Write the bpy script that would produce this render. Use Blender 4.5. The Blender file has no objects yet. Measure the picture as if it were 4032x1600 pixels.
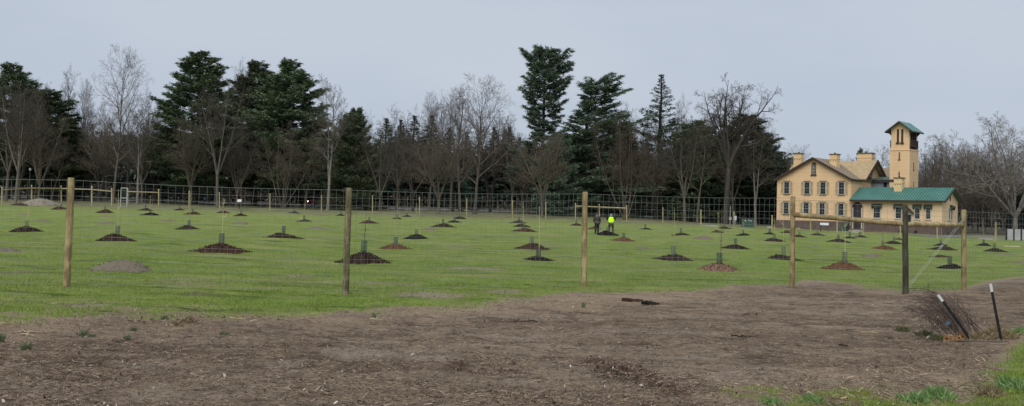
import bpy, bmesh, math, random
import numpy as np
from mathutils import Vector, Matrix

random.seed(11)
RNG = np.random.default_rng(11)
scene = bpy.context.scene
COL = scene.collection
R = math.radians

# ------------------------------------------------------------------ camera
F = 4368.0                      # focal length in photograph pixels
CX, CY = 2016.0, 659.0
PITCH, ROLL, CAMZ = R(2.5), R(1.6), 1.6
_F = Vector((0, math.cos(PITCH), math.sin(PITCH)))
_U0 = Vector((0, -math.sin(PITCH), math.cos(PITCH)))
_R0 = Vector((1, 0, 0))
_R = _R0 * math.cos(ROLL) + _U0 * math.sin(ROLL)
_U = _U0 * math.cos(ROLL) - _R0 * math.sin(ROLL)
CAM = Vector((0, 0, CAMZ))
cam_data = bpy.data.cameras.new("camera")
cam = bpy.data.objects.new("camera", cam_data)
COL.objects.link(cam)
cam_data.sensor_width = 36.0
cam_data.lens = 36.0 * F / 4032.0
cam_data.shift_y = (CY - 800.0) / 4032.0
cam_data.clip_start, cam_data.clip_end = 0.1, 12000
m = Matrix((( _R.x, _U.x, -_F.x, 0), (_R.y, _U.y, -_F.y, 0), (_R.z, _U.z, -_F.z, CAMZ), (0, 0, 0, 1)))
cam.matrix_world = m
scene.camera = cam

def ray(px, py):
    return _F + _R * ((px - CX) / F) - _U * ((py - CY) / F)

def at(px, py, Y):
    d = ray(px, py)
    return CAM + d * (Y / d.y)

def project(x, y, z):           # numpy arrays -> photograph pixels
    vx, vy, vz = x, y, z - CAMZ
    a = vx * _R.x + vy * _R.y + vz * _R.z
    b = vx * _U.x + vy * _U.y + vz * _U.z
    c = vx * _F.x + vy * _F.y + vz * _F.z
    c = np.maximum(c, 0.05)
    return CX + F * a / c, CY - F * b / c

# ------------------------------------------------------------------ terrain
_perm = RNG.random((256, 256))
def vnoise(x, y, s=0):
    x = np.asarray(x, float) + 37.3 * s + 500; y = np.asarray(y, float) + 91.7 * s + 500
    xi = np.floor(x).astype(int); yi = np.floor(y).astype(int)
    fx = x - xi; fy = y - yi
    fx = fx * fx * (3 - 2 * fx); fy = fy * fy * (3 - 2 * fy)
    a = _perm[xi % 256, yi % 256]; b = _perm[(xi + 1) % 256, yi % 256]
    c = _perm[xi % 256, (yi + 1) % 256]; d = _perm[(xi + 1) % 256, (yi + 1) % 256]
    return (a * (1 - fx) + b * fx) * (1 - fy) + (c * (1 - fx) + d * fx) * fy

def sstep(x, a, b):
    t = np.clip((np.asarray(x, float) - a) / (b - a), 0, 1)
    return t * t * (3 - 2 * t)

def base_z(x, y):
    A = 1.45 - 0.6 * sstep(x, 10, 44)
    t = np.clip((np.asarray(y, float) - 45) / 105, 0, 1.62)
    return A * t ** 1.6

def terr(x, y):
    x = np.asarray(x, float); y = np.asarray(y, float)
    z = base_z(x, y)
    fade = sstep(y, 24, 45)
    z = z + fade * (0.16 * (vnoise(x / 5, y / 5, 1) - .5) + 0.11 * (vnoise(x / 1.7, y / 1.7, 2) - .5))
    near = 1 - sstep(y, 26, 32)
    z = z + 0.05 * (vnoise(x / 1.3, y / 1.3, 3) - .5) + near * (0.045 * (vnoise(x / .34, y / .34, 4) - .5) + .028 * (vnoise(x / .16, y / .16, 14) - .5))
    return z

def tz(x, y):
    return float(terr(x, y))

def G(px, py):                  # first point of the ground seen at this pixel
    d = ray(px, py)
    prev = 6.0
    Y = 6.0
    while Y < 400:
        p = CAM + d * (Y / d.y)
        if p.z <= float(base_z(p.x, p.y)):
            lo, hi = prev, Y
            for _ in range(24):
                mid = (lo + hi) / 2
                q = CAM + d * (mid / d.y)
                if q.z <= float(base_z(q.x, q.y)): hi = mid
                else: lo = mid
            q = CAM + d * (hi / d.y)
            return Vector((q.x, q.y, tz(q.x, q.y)))
        prev = Y
        Y *= 1.03
    q = CAM + d * (155 / d.y)
    return Vector((q.x, q.y, tz(q.x, q.y)))

def GY(px, Y):                  # ground point in the direction of column px at distance Y
    row = 850 + (px - 2016) * math.tan(ROLL)
    p = at(px, row, Y)
    z = tz(p.x, Y)
    for _ in range(3):          # follow the roll of the camera
        _, r = project(np.array(p.x), np.array(Y), np.array(z))
        p = at(px, float(r), Y); z = tz(p.x, Y)
    return Vector((p.x, Y, z))

# ------------------------------------------------------------------ materials
class NT:
    def __init__(s, name):
        s.m = bpy.data.materials.new(name); s.m.use_nodes = True
        s.t = s.m.node_tree; s.n = s.t.nodes; s.l = s.t.links
        s.b = s.n["Principled BSDF"]; s.b.inputs["Roughness"].default_value = .85
        s.b.inputs["Specular IOR Level"].default_value = .25
        s.co = s.n.new("ShaderNodeTexCoord")
    def set(s, sock, v):
        if hasattr(v, "is_linked") or isinstance(v, bpy.types.NodeSocket): s.l.new(v, sock)
        elif isinstance(v, (tuple, list)): sock.default_value = (*v, 1) if len(v) == 3 and len(sock.default_value) == 4 else v
        else: sock.default_value = v
    def mapping(s, scale=(1, 1, 1), kind="Object"):
        mp = s.n.new("ShaderNodeMapping"); s.l.new(s.co.outputs[kind], mp.inputs["Vector"])
        mp.inputs["Scale"].default_value = scale
        return mp.outputs[0]
    def noise(s, scale, detail=4, vec=None, rough=.55, dist=0.):
        k = s.n.new("ShaderNodeTexNoise"); s.l.new(vec or s.co.outputs["Object"], k.inputs["Vector"])
        k.inputs["Scale"].default_value = scale; k.inputs["Detail"].default_value = detail
        k.inputs["Roughness"].default_value = rough; k.inputs["Distortion"].default_value = dist
        return k.outputs["Fac"]
    def ramp(s, fac, stops):
        k = s.n.new("ShaderNodeValToRGB"); s.l.new(fac, k.inputs[0])
        e = k.color_ramp.elements
        while len(e) < len(stops): e.new(.5)
        for i, (p, c) in enumerate(stops):
            e[i].position = p; e[i].color = (*c, 1) if not isinstance(c, float) else (c, c, c, 1)
        return k.outputs[0]
    def mix(s, fac, a, b, mode="MIX"):
        k = s.n.new("ShaderNodeMix"); k.data_type = "RGBA"; k.blend_type = mode
        s.set(k.inputs[0], fac); s.set(k.inputs[6], a); s.set(k.inputs[7], b)
        return k.outputs[2]
    def math(s, op, a, b=0., clamp=False):
        k = s.n.new("ShaderNodeMath"); k.operation = op; k.use_clamp = clamp
        s.set(k.inputs[0], a); s.set(k.inputs[1], b)
        return k.outputs[0]
    def attr(s, name):
        k = s.n.new("ShaderNodeAttribute"); k.attribute_name = name
        return k.outputs["Fac"]
    def geo(s, name):
        return s.n.new("ShaderNodeNewGeometry").outputs[name]
    def objrand(s):
        return s.n.new("ShaderNodeObjectInfo").outputs["Random"]
    def color(s, v): s.set(s.b.inputs["Base Color"], v)
    def bump(s, h, strength=.5, dist=.02):
        k = s.n.new("ShaderNodeBump"); s.l.new(h, k.inputs["Height"])
        k.inputs["Strength"].default_value = strength; k.inputs["Distance"].default_value = dist
        s.l.new(k.outputs[0], s.b.inputs["Normal"])
    def rough(s, v): s.b.inputs["Roughness"].default_value = v

def simple(name, lo, hi, scale=6, rough=.85, stretch=(1, 1, 1), bump=.3, island=False, obj=0., metal=0.):
    t = NT(name)
    v = t.mapping(stretch)
    f = t.noise(scale, 5, v)
    c = t.ramp(f, [(.3, lo), (.7, hi)])
    if island:
        c = t.mix(t.math("MULTIPLY", t.geo("Random Per Island"), .8), c, tuple(x * .4 for x in lo))
    if obj:
        k = t.ramp(t.objrand(), [(0., 1 - obj), (1., 1 + obj)])
        c = t.mix(1., c, k, "MULTIPLY")
    t.color(c); t.rough(rough); t.b.inputs["Metallic"].default_value = metal
    if bump: t.bump(f, bump)
    return t.m

def foliage(name, dark, mid, tip, var=.25):
    t = NT(name)
    f = t.math("ADD", t.math("MULTIPLY", t.geo("Random Per Island"), .55), t.math("MULTIPLY", t.noise(.45, 3), .6))
    c = t.ramp(f, [(.25, dark), (.55, mid), (.9, tip)])
    k = t.ramp(t.objrand(), [(0., 1 - var), (1., 1 + var)])
    t.color(t.mix(1., c, k, "MULTIPLY")); t.rough(.8)
    t.b.inputs["Specular IOR Level"].default_value = .08
    return t.m

def bark(name, lo, hi, var=.25):
    t = NT(name)
    f = t.noise(3, 5, t.mapping((1, 1, .25)))
    c = t.ramp(f, [(.3, lo), (.7, hi)])
    k = t.ramp(t.objrand(), [(0., 1 - var), (1., 1 + var)])
    t.color(t.mix(1., c, k, "MULTIPLY")); t.rough(.95); t.bump(f, .5, .03)
    t.b.inputs["Specular IOR Level"].default_value = .1
    return t.m

def wood_post(name, lo, mid, hi):
    t = NT(name)
    f = t.noise(7, 6, t.mapping((1.6, 1.6, .22)), .6)
    blot = t.noise(4.5, 5, t.mapping((1, 1, .55)), .65)
    c = t.ramp(f, [(.3, mid), (.7, hi)])
    c = t.mix(t.ramp(blot, [(.42, 0.), (.54, .95)]), c, lo)
    g = t.noise(40, 3, t.mapping((1, 1, .08)))
    c = t.mix(.35, c, t.ramp(g, [(.35, lo), (.65, hi)]))
    k = t.ramp(t.objrand(), [(0., .85), (1., 1.12)])
    t.color(t.mix(1., c, k, "MULTIPLY")); t.rough(.9); t.bump(f, .4, .01)
    return t.m

M = {}
M["wood"] = wood_post("treated_pine", (.17, .12, .055), (.36, .28, .13), (.50, .41, .22))
M["wood_dark"] = wood_post("weathered_dark_wood", (.035, .035, .025), (.075, .075, .05), (.13, .13, .085))
M["wood_grey"] = wood_post("weathered_grey_wood", (.075, .06, .03), (.19, .165, .09), (.31, .275, .165))
M["wood_pale"] = wood_post("pale_round_wood", (.30, .24, .11), (.46, .38, .20), (.58, .50, .29))
M["wire"] = simple("galvanised_wire", (.17, .20, .18), (.28, .31, .285), 3, .5, bump=0, metal=.0)
M["wire_dark"] = simple("dull_wire", (.10, .11, .11), (.17, .18, .17), 3, .5, bump=0)
M["guard"] = simple("guard_mesh", (.075, .085, .075), (.14, .16, .145), 8, .6, bump=0, obj=.3)
M["guard_green"] = simple("green_guard_mesh", (.035, .07, .058), (.08, .14, .11), 8, .6, bump=0)
M["stem"] = simple("sapling_stem", (.38, .36, .16), (.52, .48, .24), 4, .8, obj=.25)
M["stem_dark"] = simple("sapling_bark", (.10, .085, .055), (.18, .15, .09), 4, .8)
def mulch(name, a, b, c):
    t = NT(name)
    v = t.mapping((1, 1, 1), "Object")
    f = t.noise(9, 6, v, .7)
    isl = t.geo("Random Per Island")
    col = t.ramp(t.math("ADD", t.math("MULTIPLY", f, .75), t.math("MULTIPLY", isl, .35)), [(.3, a), (.55, b), (.85, c)])
    t.color(col); t.rough(.95); t.bump(f, .9, .05)
    t.b.inputs["Specular IOR Level"].default_value = .08
    return t.m
M["mulch_dark"] = mulch("dark_brown_mulch", (.016, .011, .009), (.042, .028, .022), (.10, .066, .05))
M["mulch_black"] = mulch("blackish_mulch", (.008, .007, .007), (.02, .017, .016), (.06, .05, .045))
M["mulch_red"] = mulch("reddish_mulch", (.022, .011, .009), (.064, .034, .026), (.13, .072, .054))
M["mulch_orange"] = mulch("orange_brown_mulch", (.03, .016, .01), (.125, .065, .035), (.25, .14, .085))
M["mulch_pale"] = mulch("pale_wood_chips", (.10, .06, .042), (.27, .165, .115), (.46, .31, .23))
M["soil"] = mulch("grey_brown_soil", (.115, .094, .068), (.19, .158, .115), (.27, .225, .165))
M["gravel"] = mulch("grey_gravel", (.16, .138, .105), (.25, .22, .17), (.34, .30, .235))

# ------------------------------------------------------------------ objects
def tag(o, label=None, cat=None, group=None, kind=None):
    if label: o["label"] = label
    if cat: o["category"] = cat
    if group: o["group"] = group
    if kind: o["kind"] = kind
    return o

def empty(name, loc=(0, 0, 0), rz=0.):
    o = bpy.data.objects.new(name, None); COL.objects.link(o)
    o.location = loc; o.rotation_euler = (0, 0, rz); o.empty_display_size = .2
    return o

def link(name, mesh, mat=None, parent=None, smooth=False):
    o = bpy.data.objects.new(name, mesh); COL.objects.link(o)
    if mat is not None and not mesh.materials: mesh.materials.append(mat)
    if parent is not None: o.parent = parent
    if smooth and len(mesh.polygons):
        mesh.polygons.foreach_set("use_smooth", np.ones(len(mesh.polygons), dtype=bool))
    return o

def npmesh(name, v, loops, sizes):
    me = bpy.data.meshes.new(name)
    v = np.ascontiguousarray(v, dtype=np.float32); loops = np.ascontiguousarray(loops, dtype=np.int32).ravel()
    sizes = np.ascontiguousarray(sizes, dtype=np.int32)
    me.vertices.add(len(v)); me.vertices.foreach_set("co", v.ravel())
    me.loops.add(len(loops)); me.loops.foreach_set("vertex_index", loops)
    me.polygons.add(len(sizes))
    st = np.zeros(len(sizes), dtype=np.int32); st[1:] = np.cumsum(sizes)[:-1]
    me.polygons.foreach_set("loop_start", st)
    try: me.polygons.foreach_set("loop_total", sizes)
    except Exception: pass
    me.update(calc_edges=True); me.validate()
    return me

def tri_mesh(name, v):           # v (n,3,3)
    n = len(v)
    return npmesh(name, v.reshape(-1, 3), np.arange(3 * n), np.full(n, 3))

def quad_mesh(name, v):          # v (n,4,3)
    n = len(v)
    return npmesh(name, v.reshape(-1, 3), np.arange(4 * n), np.full(n, 4))

def tubes(polys, rads, sides=4):
    groups = {}
    for p, r in zip(polys, rads):
        groups.setdefault(len(p), []).append((p, r))
    V, L, off = [], [], 0
    for k, lst in groups.items():
        P = np.array([a for a, _ in lst], float); Rr = np.array([b for _, b in lst], float)
        n = len(P)
        d = P[:, -1] - P[:, 0]; d /= np.maximum(np.linalg.norm(d, axis=1, keepdims=True), 1e-9)
        ref = np.where(np.abs(d[:, 2:3]) > .9, np.array([[1., 0, 0]]), np.array([[0, 0, 1.]]))
        e1 = np.cross(d, ref); e1 /= np.maximum(np.linalg.norm(e1, axis=1, keepdims=True), 1e-9)
        e2 = np.cross(d, e1)
        a = np.arange(sides) * 2 * math.pi / sides
        ring = np.cos(a)[None, :, None] * e1[:, None, :] + np.sin(a)[None, :, None] * e2[:, None, :]
        v = P[:, :, None, :] + Rr[:, :, None, None] * ring[:, None, :, :]
        V.append(v.reshape(-1, 3))
        i = np.arange(n)[:, None, None] * k * sides; j = np.arange(k - 1)[None, :, None] * sides; s = np.arange(sides)[None, None, :]
        s2 = (s + 1) % sides
        f = np.stack([i + j + s, i + j + s2, i + j + sides + s2, i + j + sides + s], -1) + off
        L.append(f.reshape(-1, 4)); off += n * k * sides
    if not V: return np.zeros((0, 3)), np.zeros((0, 4), int)
    return np.concatenate(V), np.concatenate(L)

def tube_mesh(name, polys, rads, sides=4):
    v, f = tubes(polys, rads, sides)
    return npmesh(name, v, f, np.full(len(f), 4))

class MB:                        # small parts: boxes, prisms, tubes, lathes in one mesh
    def __init__(s): s.v = []; s.f = []
    def add(s, v, f):
        o = len(s.v); s.v += [tuple(p) for p in v]; s.f += [tuple(i + o for i in q) for q in f]
    def box(s, x0, x1, y0, y1, z0, z1):
        s.add([(x0, y0, z0), (x1, y0, z0), (x1, y1, z0), (x0, y1, z0), (x0, y0, z1), (x1, y0, z1), (x1, y1, z1), (x0, y1, z1)],
              [(0, 3, 2, 1), (4, 5, 6, 7), (0, 1, 5, 4), (1, 2, 6, 5), (2, 3, 7, 6), (3, 0, 4, 7)])
    def prism(s, pts, axis, a0, a1):
        # pts: polygon; axis 'y': pts=(x,z); axis 'x': pts=(y,z); axis 'z': pts=(x,y)
        def mk(p, a):
            return {"y": (p[0], a, p[1]), "x": (a, p[0], p[1]), "z": (p[0], p[1], a)}[axis]
        n = len(pts)
        v = [mk(p, a0) for p in pts] + [mk(p, a1) for p in pts]
        f = [tuple(range(n))[::-1], tuple(range(n, 2 * n))] + [(i, (i + 1) % n, n + (i + 1) % n, n + i) for i in range(n)]
        s.add(v, f)
    def slab(s, a, b, c, d, t):  # quad a,b,c,d thickened by t along its normal
        a, b, c, d = map(Vector, (a, b, c, d))
        n = (b - a).cross(d - a).normalized() * t
        s.add([a, b, c, d, a + n, b + n, c + n, d + n], [(3, 2, 1, 0), (4, 5, 6, 7), (0, 1, 5, 4), (1, 2, 6, 5), (2, 3, 7, 6), (3, 0, 4, 7)])
    def tube(s, pts, rad, sides=8, cap=True):
        pts = [Vector(p) for p in pts]
        if not isinstance(rad, (list, tuple)): rad = [rad] * len(pts)
        d = (pts[-1] - pts[0]).normalized()
        ref = Vector((1, 0, 0)) if abs(d.z) > .9 else Vector((0, 0, 1))
        e1 = d.cross(ref).normalized(); e2 = d.cross(e1)
        v = []
        for p, r in zip(pts, rad):
            for k in range(sides):
                a = 2 * math.pi * k / sides
                v.append(p + e1 * (r * math.cos(a)) + e2 * (r * math.sin(a)))
        f = []
        for i in range(len(pts) - 1):
            for k in range(sides):
                k2 = (k + 1) % sides
                f.append((i * sides + k, i * sides + k2, (i + 1) * sides + k2, (i + 1) * sides + k))
        if cap:
            f.append(tuple(range(sides))[::-1]); o = (len(pts) - 1) * sides; f.append(tuple(range(o, o + sides)))
        s.add(v, f)
    def ellipsoid(s, c, r, n=10, mrings=6):
        v = [(c[0], c[1], c[2] - r[2])]
        for i in range(1, mrings):
            t = math.pi * i / mrings
            for k in range(n):
                a = 2 * math.pi * k / n
                v.append((c[0] + r[0] * math.sin(t) * math.cos(a), c[1] + r[1] * math.sin(t) * math.sin(a), c[2] - r[2] * math.cos(t)))
        v.append((c[0], c[1], c[2] + r[2]))
        f = [(0, 1 + (k + 1) % n, 1 + k) for k in range(n)]
        for i in range(mrings - 2):
            for k in range(n):
                k2 = (k + 1) % n
                f.append((1 + i * n + k, 1 + i * n + k2, 1 + (i + 1) * n + k2, 1 + (i + 1) * n + k))
        o = 1 + (mrings - 2) * n
        f += [(o + k, o + (k + 1) % n, len(v) - 1) for k in range(n)]
        s.add(v, f)
    def build(s, name, mat, parent=None, smooth=False, bevel=0.):
        me = bpy.data.meshes.new(name); me.from_pydata(s.v, [], s.f)
        bm = bmesh.new(); bm.from_mesh(me)
        bmesh.ops.recalc_face_normals(bm, faces=bm.faces)
        if bevel:
            bmesh.ops.bevel(bm, geom=[e for e in bm.edges if e.calc_face_angle(0) > .6], offset=bevel, segments=2, affect="EDGES", profile=.6)
        bm.to_mesh(me); bm.free(); me.update()
        return link(name, me, mat, parent, smooth)

def copy_tree(o, parent=None):
    c = o.copy(); COL.objects.link(c); c.parent = parent
    for k in ("label", "group"):
        if k in c.keys() and parent is None: del c[k]
    for ch in KIDS.get(o.name, []):
        copy_tree(ch, c)
    return c
KIDS = {}
def index_kids():
    KIDS.clear()
    for o in bpy.data.objects:
        if o.parent: KIDS.setdefault(o.parent.name, []).append(o)

ORD = ["", "second ", "third ", "fourth ", "fifth ", "sixth ", "seventh ", "eighth ", "ninth ", "tenth ", "eleventh ", "twelfth ", "thirteenth "]
# ------------------------------------------------------------------ ground
def ypx(px, py):                 # distance at which the flat near ground meets this pixel
    d = ray(px, py)
    return -CAMZ / d.z * d.y
EDGE = [(-400, 1290), (0, 1268), (150, 1262), (300, 1240), (420, 1232), (560, 1236), (800, 1238), (960, 1245), (1150, 1240), (1300, 1234),
        (1480, 1222), (1650, 1204), (1800, 1205), (1930, 1193), (2050, 1178), (2200, 1166), (2290, 1152), (2450, 1152), (2620, 1146), (2760, 1140), (2880, 1128),
        (3000, 1124), (3110, 1118), (3170, 1104), (3300, 1112), (3400, 1130), (3550, 1146), (3720, 1146), (3800, 1138), (3880, 1112), (3960, 1098), (4100, 1088), (4500, 1080)]
EDGE2 = [(-400, 1900), (2700, 1800), (2900, 1690), (3000, 1632), (3150, 1592), (3300, 1580), (3500, 1570), (3640, 1576), (3780, 1550), (3860, 1512), (3920, 1462), (3960, 1412), (4040, 1345), (4500, 1210)]
ex = np.array([p[0] for p in EDGE]); ey = np.array([ypx(*p) for p in EDGE])
e2x = np.array([p[0] for p in EDGE2]); e2y = np.array([ypx(*p) for p in EDGE2])

# patches: (px, py, half width px, depth half length m, amplitude)
def patch(lst, x, y):
    out = np.zeros_like(x)
    for px, py, hw, hd, amp in lst:
        Y0 = ypx(px, py); p = at(px, py, Y0); hx = hw * Y0 / F
        w = 0.5 * (vnoise(x * 2.5, y * 1.2, 9) - .5) + .35 * (vnoise(x * 8, y * 4, 8) - .5)
        q = ((x - p.x) / hx) ** 2 + ((y - p.y) / hd) ** 2
        out = np.maximum(out, amp * np.clip(1.15 - q + w * 1.2, 0, 1))
    return out
STRAW = [(2350, 1185, 240, 1.0, .9), (2200, 1205, 260, 1.0, .8), (1850, 1225, 300, .8, .6), (695, 1285, 80, .7, .9), (1300, 1262, 260, .8, .45), (2650, 1165, 260, 1.2, .5),
         (3950, 1300, 110, .8, .7), (3600, 1590, 260, .8, .45), (3250, 1100, 180, .8, .45), (3900, 1090, 220, 1.4, .6), (150, 1290, 260, .7, .5), (3500, 1480, 420, .7, .35)]
MULCHP = [(2420, 1452, 120, 1.15, 1.), (2560, 1500, 120, .8, .9), (2640, 1535, 80, .5, .7), (1800, 1440, 46, .45, .8), (1960, 1470, 130, .45, .5), (650, 1262, 330, .7, .55),
          (1990, 1265, 160, .4, .6), (320, 1485, 220, .3, .45), (2150, 1580, 120, .5, .4), (1000, 1258, 200, .4, .6), (3740, 1350, 130, .4, .35)]
SANDP = [(1480, 1390, 220, .55, .75), (1700, 1410, 130, .35, .8), (2050, 1330, 200, .35, .45), (600, 1440, 160, .4, .6), (560, 1550, 160, .4, .6), (2430, 1415, 100, .2, .75), (3000, 1440, 130, .25, .7),
         (2700, 1405, 160, .3, .6), (2600, 1310, 300, .4, .4), (1100, 1425, 140, .3, .5), (3320, 1505, 120, .25, .6), (220, 1590, 220, .5, .5), (900, 1540, 200, .3, .4)]
BARE = [(1880, 1060, 150, 1.3, .95), (1720, 1165, 170, .9, .9), (1980, 1148, 120, .6, .8), (362, 965, 90, 2.2, .7), (1160, 1090, 100, 1.2, .55), (735, 1112, 180, 1.0, .5), (60, 1072, 70, .9, .6), (780, 1158, 110, .4, .5),
        (2170, 973, 90, 3, .5), (1770, 980, 110, 2.5, .6), (2450, 1012, 60, 1.2, .55), (1600, 1118, 80, .5, .7), (320, 1205, 130, .4, .7), (60, 1160, 60, .3, .5), (930, 1063, 60, .6, .5), (720, 995, 180, 2., .3),
        (1270, 948, 130, 3.5, .35), (2950, 1080, 140, .6, .3), (3300, 1048, 160, 1.2, .3), (2750, 1020, 130, 1., .25), (1480, 1112, 90, .5, .5)]

xs = np.concatenate([-np.geomspace(3200, 92, 16), np.arange(-90, -14, .8), np.arange(-14, 14.01, .13), np.arange(14.5, 91, .8), np.geomspace(92, 3200, 16)])
ys = np.concatenate([np.arange(2, 7, .5), np.arange(7, 27, .09), np.arange(27, 60, .25), np.arange(60, 245, 1.0), np.geomspace(246, 6000, 26)])
XX, YY = np.meshgrid(xs, ys)
ZZ = terr(XX, YY)
nx, ny = len(xs), len(ys)
idx = np.arange(nx * ny).reshape(ny, nx)
q = np.stack([idx[:-1, :-1], idx[:-1, 1:], idx[1:, 1:], idx[1:, :-1]], -1).reshape(-1, 4)
me = npmesh("ground", np.stack([XX, YY, ZZ], -1).reshape(-1, 3), q, np.full(len(q), 4))
fx, fy = XX.ravel(), YY.ravel()
gpx, _ = project(fx, fy, np.zeros_like(fx))
def grass_mask(x, y):
    px, _ = project(x, y, np.zeros_like(x))
    a = y - np.interp(px, ex, ey); b = np.interp(px, e2x, e2y) - y
    return np.maximum(a, b * .8)
def bare_mask(x, y):
    return np.where(y < 75, patch(BARE, x, y), 0)
def put(name, arr):
    a = me.attributes.new(name, "FLOAT", "POINT"); a.data.foreach_set("value", np.ascontiguousarray(arr, dtype=np.float32))
put("a_grass", np.clip(grass_mask(fx, fy), -5, 5))
put("a_straw", patch(STRAW, fx, fy)); put("a_mulch", patch(MULCHP, fx, fy)); put("a_sand", patch(SANDP, fx, fy))
put("a_bare", bare_mask(fx, fy))
put("a_far", sstep(fy, 45, 125))
put("a_dry", sstep(fy, 118, 148) * (1 - .35 * sstep(fx, 20, 40)))
put("a_litter", np.maximum(sstep(fy, 166, 178), sstep(fy, 128, 150) * sstep(fx, 52, 62)))

t = NT("ground_surface")
n_big = t.noise(.16, 3); n_mid = t.noise(1.1, 5, rough=.6); n_fine = t.noise(9, 6, rough=.7); n_fib = t.noise(30, 5, rough=.75, dist=2.0)
n_str = t.noise(1.0, 6, t.mapping((1.0, .5, 1)), .65)
gr = t.ramp(t.math("ADD", t.math("MULTIPLY", n_str, .5), t.math("MULTIPLY", n_fine, .5)), [(.32, (.058, .098, .014)), (.44, (.138, .204, .032)), (.57, (.218, .280, .058)), (.72, (.34, .355, .125))])
gr = t.mix(t.ramp(n_big, [(.42, 0.), (.66, .55)]), gr, (.23, .25, .085))
thin = t.math("MULTIPLY", t.ramp(n_mid, [(.54, 0.), (.70, 1.)]), .6)
gr = t.mix(thin, gr, (.22, .19, .115))
stk = t.noise(.9, 6, t.mapping((.35, 1.6, 1)), .65)
gr = t.mix(t.ramp(stk, [(.36, .8), (.47, 0.)]), gr, (.052, .082, .018))
stk2 = t.noise(.45, 5, t.mapping((.5, 1.2, 1)), .6)
gr = t.mix(t.ramp(stk2, [(.54, 0.), (.68, .6)]), gr, (.31, .285, .125))
gr = t.mix(t.math("MULTIPLY", t.attr("a_far"), .34), gr, (.25, .30, .095))
so = t.ramp(t.math("ADD", t.math("MULTIPLY", n_fine, .55), t.math("MULTIPLY", n_fib, .45)), [(.34, (.055, .038, .025)), (.43, (.155, .112, .075)), (.54, (.255, .188, .128)), (.68, (.42, .32, .225))])
so = t.mix(t.ramp(n_mid, [(.38, .55), (.62, 0.)]), so, (.135, .10, .074))
n_trk = t.noise(.55, 5, t.mapping((.22, 1.25, 1)), .6, .6); n_cl = t.noise(3.6, 5, t.mapping((.7, 1, 1)), .65)
so = t.mix(t.ramp(n_trk, [(.50, 0.), (.64, .7)]), so, (.34, .27, .20))
so = t.mix(t.ramp(n_trk, [(.32, .75), (.46, 0.)]), so, (.085, .060, .043))
so = t.mix(t.ramp(n_cl, [(.36, .85), (.47, 0.)]), so, (.070, .047, .031))
so = t.mix(t.ramp(n_cl, [(.54, 0.), (.66, .65)]), so, (.37, .28, .19))
so = t.mix(t.math("MULTIPLY", t.attr("a_sand"), .8), so, t.ramp(n_fine, [(.3, (.28, .23, .175)), (.7, (.44, .37, .29))]))
so = t.mix(t.math("MULTIPLY", t.attr("a_straw"), .8), so, t.ramp(n_fib, [(.3, (.18, .12, .075)), (.7, (.52, .40, .26))]))
so = t.mix(t.math("MULTIPLY", t.attr("a_mulch"), .9), so, t.ramp(n_fib, [(.3, (.022, .013, .010)), (.55, (.075, .042, .030)), (.75, (.17, .098, .068))]))
edge = t.math("ADD", t.attr("a_grass"), t.math("MULTIPLY", t.math("SUBTRACT", n_mid, .5), 6.0))
edge = t.math("ADD", edge, t.math("MULTIPLY", t.math("SUBTRACT", n_fine, .5), 3.5))
fac = t.math("MULTIPLY_ADD", edge, 1.0, True); t.n[-1].inputs[2].default_value = .45
rim = t.ramp(t.math("MULTIPLY_ADD", edge, .14), [(.0, .05), (.26, .3), (.5, .9), (.66, .5), (.82, 0.)]); [k for k in t.n if k.type == "MATH"][-1].inputs[2].default_value = .5
so = t.mix(rim, so, t.ramp(n_fib, [(.3, (.19, .135, .09)), (.7, (.48, .375, .265))]))
bare = t.math("MULTIPLY", t.attr("a_bare"), t.ramp(n_fine, [(.3, .55), (.6, 1.)]))
fac = t.math("MULTIPLY", fac, t.math("SUBTRACT", 1., bare, True), True)
bs = t.ramp(n_fine, [(.34, (.14, .108, .078)), (.5, (.29, .235, .18)), (.66, (.44, .375, .295))])
so2 = t.mix(bare, so, bs)
col = t.mix(fac, so2, gr)
dry = t.ramp(t.noise(.5, 5, t.mapping((1, .4, 1))), [(.3, (.125, .125, .062)), (.5, (.18, .17, .095)), (.7, (.25, .225, .145))])
col = t.mix(t.math("MULTIPLY", t.attr("a_dry"), .85), col, dry)
lit = t.ramp(t.noise(.8, 5), [(.3, (.055, .05, .035)), (.7, (.13, .115, .08))])
col = t.mix(t.attr("a_litter"), col, lit)
t.color(col); t.rough(.95); t.b.inputs["Specular IOR Level"].default_value = .1
t.bump(t.math("ADD", n_fine, n_fib), .8, .03)
ground = link("ground", me, t.m, smooth=True); tag(ground, kind="structure", label="grass field and bare brown mulched earth")

# road behind the first trees: rides on the ground grid
def strip(name, y0, y1, x0, x1, mat, dz=.03):
    jj = [j for j in range(ny) if y0 <= ys[j] <= y1]; ii = [i for i in range(nx) if x0 <= xs[i] <= x1]
    v = np.array([(xs[i], ys[j], ZZ[j, i] + dz) for j in jj for i in ii]); n = len(ii)
    f = [(a * n + b, a * n + b + 1, (a + 1) * n + b + 1, (a + 1) * n + b) for a in range(len(jj) - 1) for b in range(n - 1)]
    o = link(name, npmesh(name, v, np.array(f), np.full(len(f), 4)), mat); tag(o, kind="structure"); return o
M["road"] = simple("pale_worn_asphalt", (.17, .17, .165), (.25, .25, .24), 1.5, .9)
strip("road", 180, 186, -130, 52, M["road"])
M["gravelpath"] = simple("gravel_path", (.15, .145, .13), (.22, .21, .19), 2.5, .95)
strip("gravel_path", 124, 131, 46, 90, M["gravelpath"])

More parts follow.
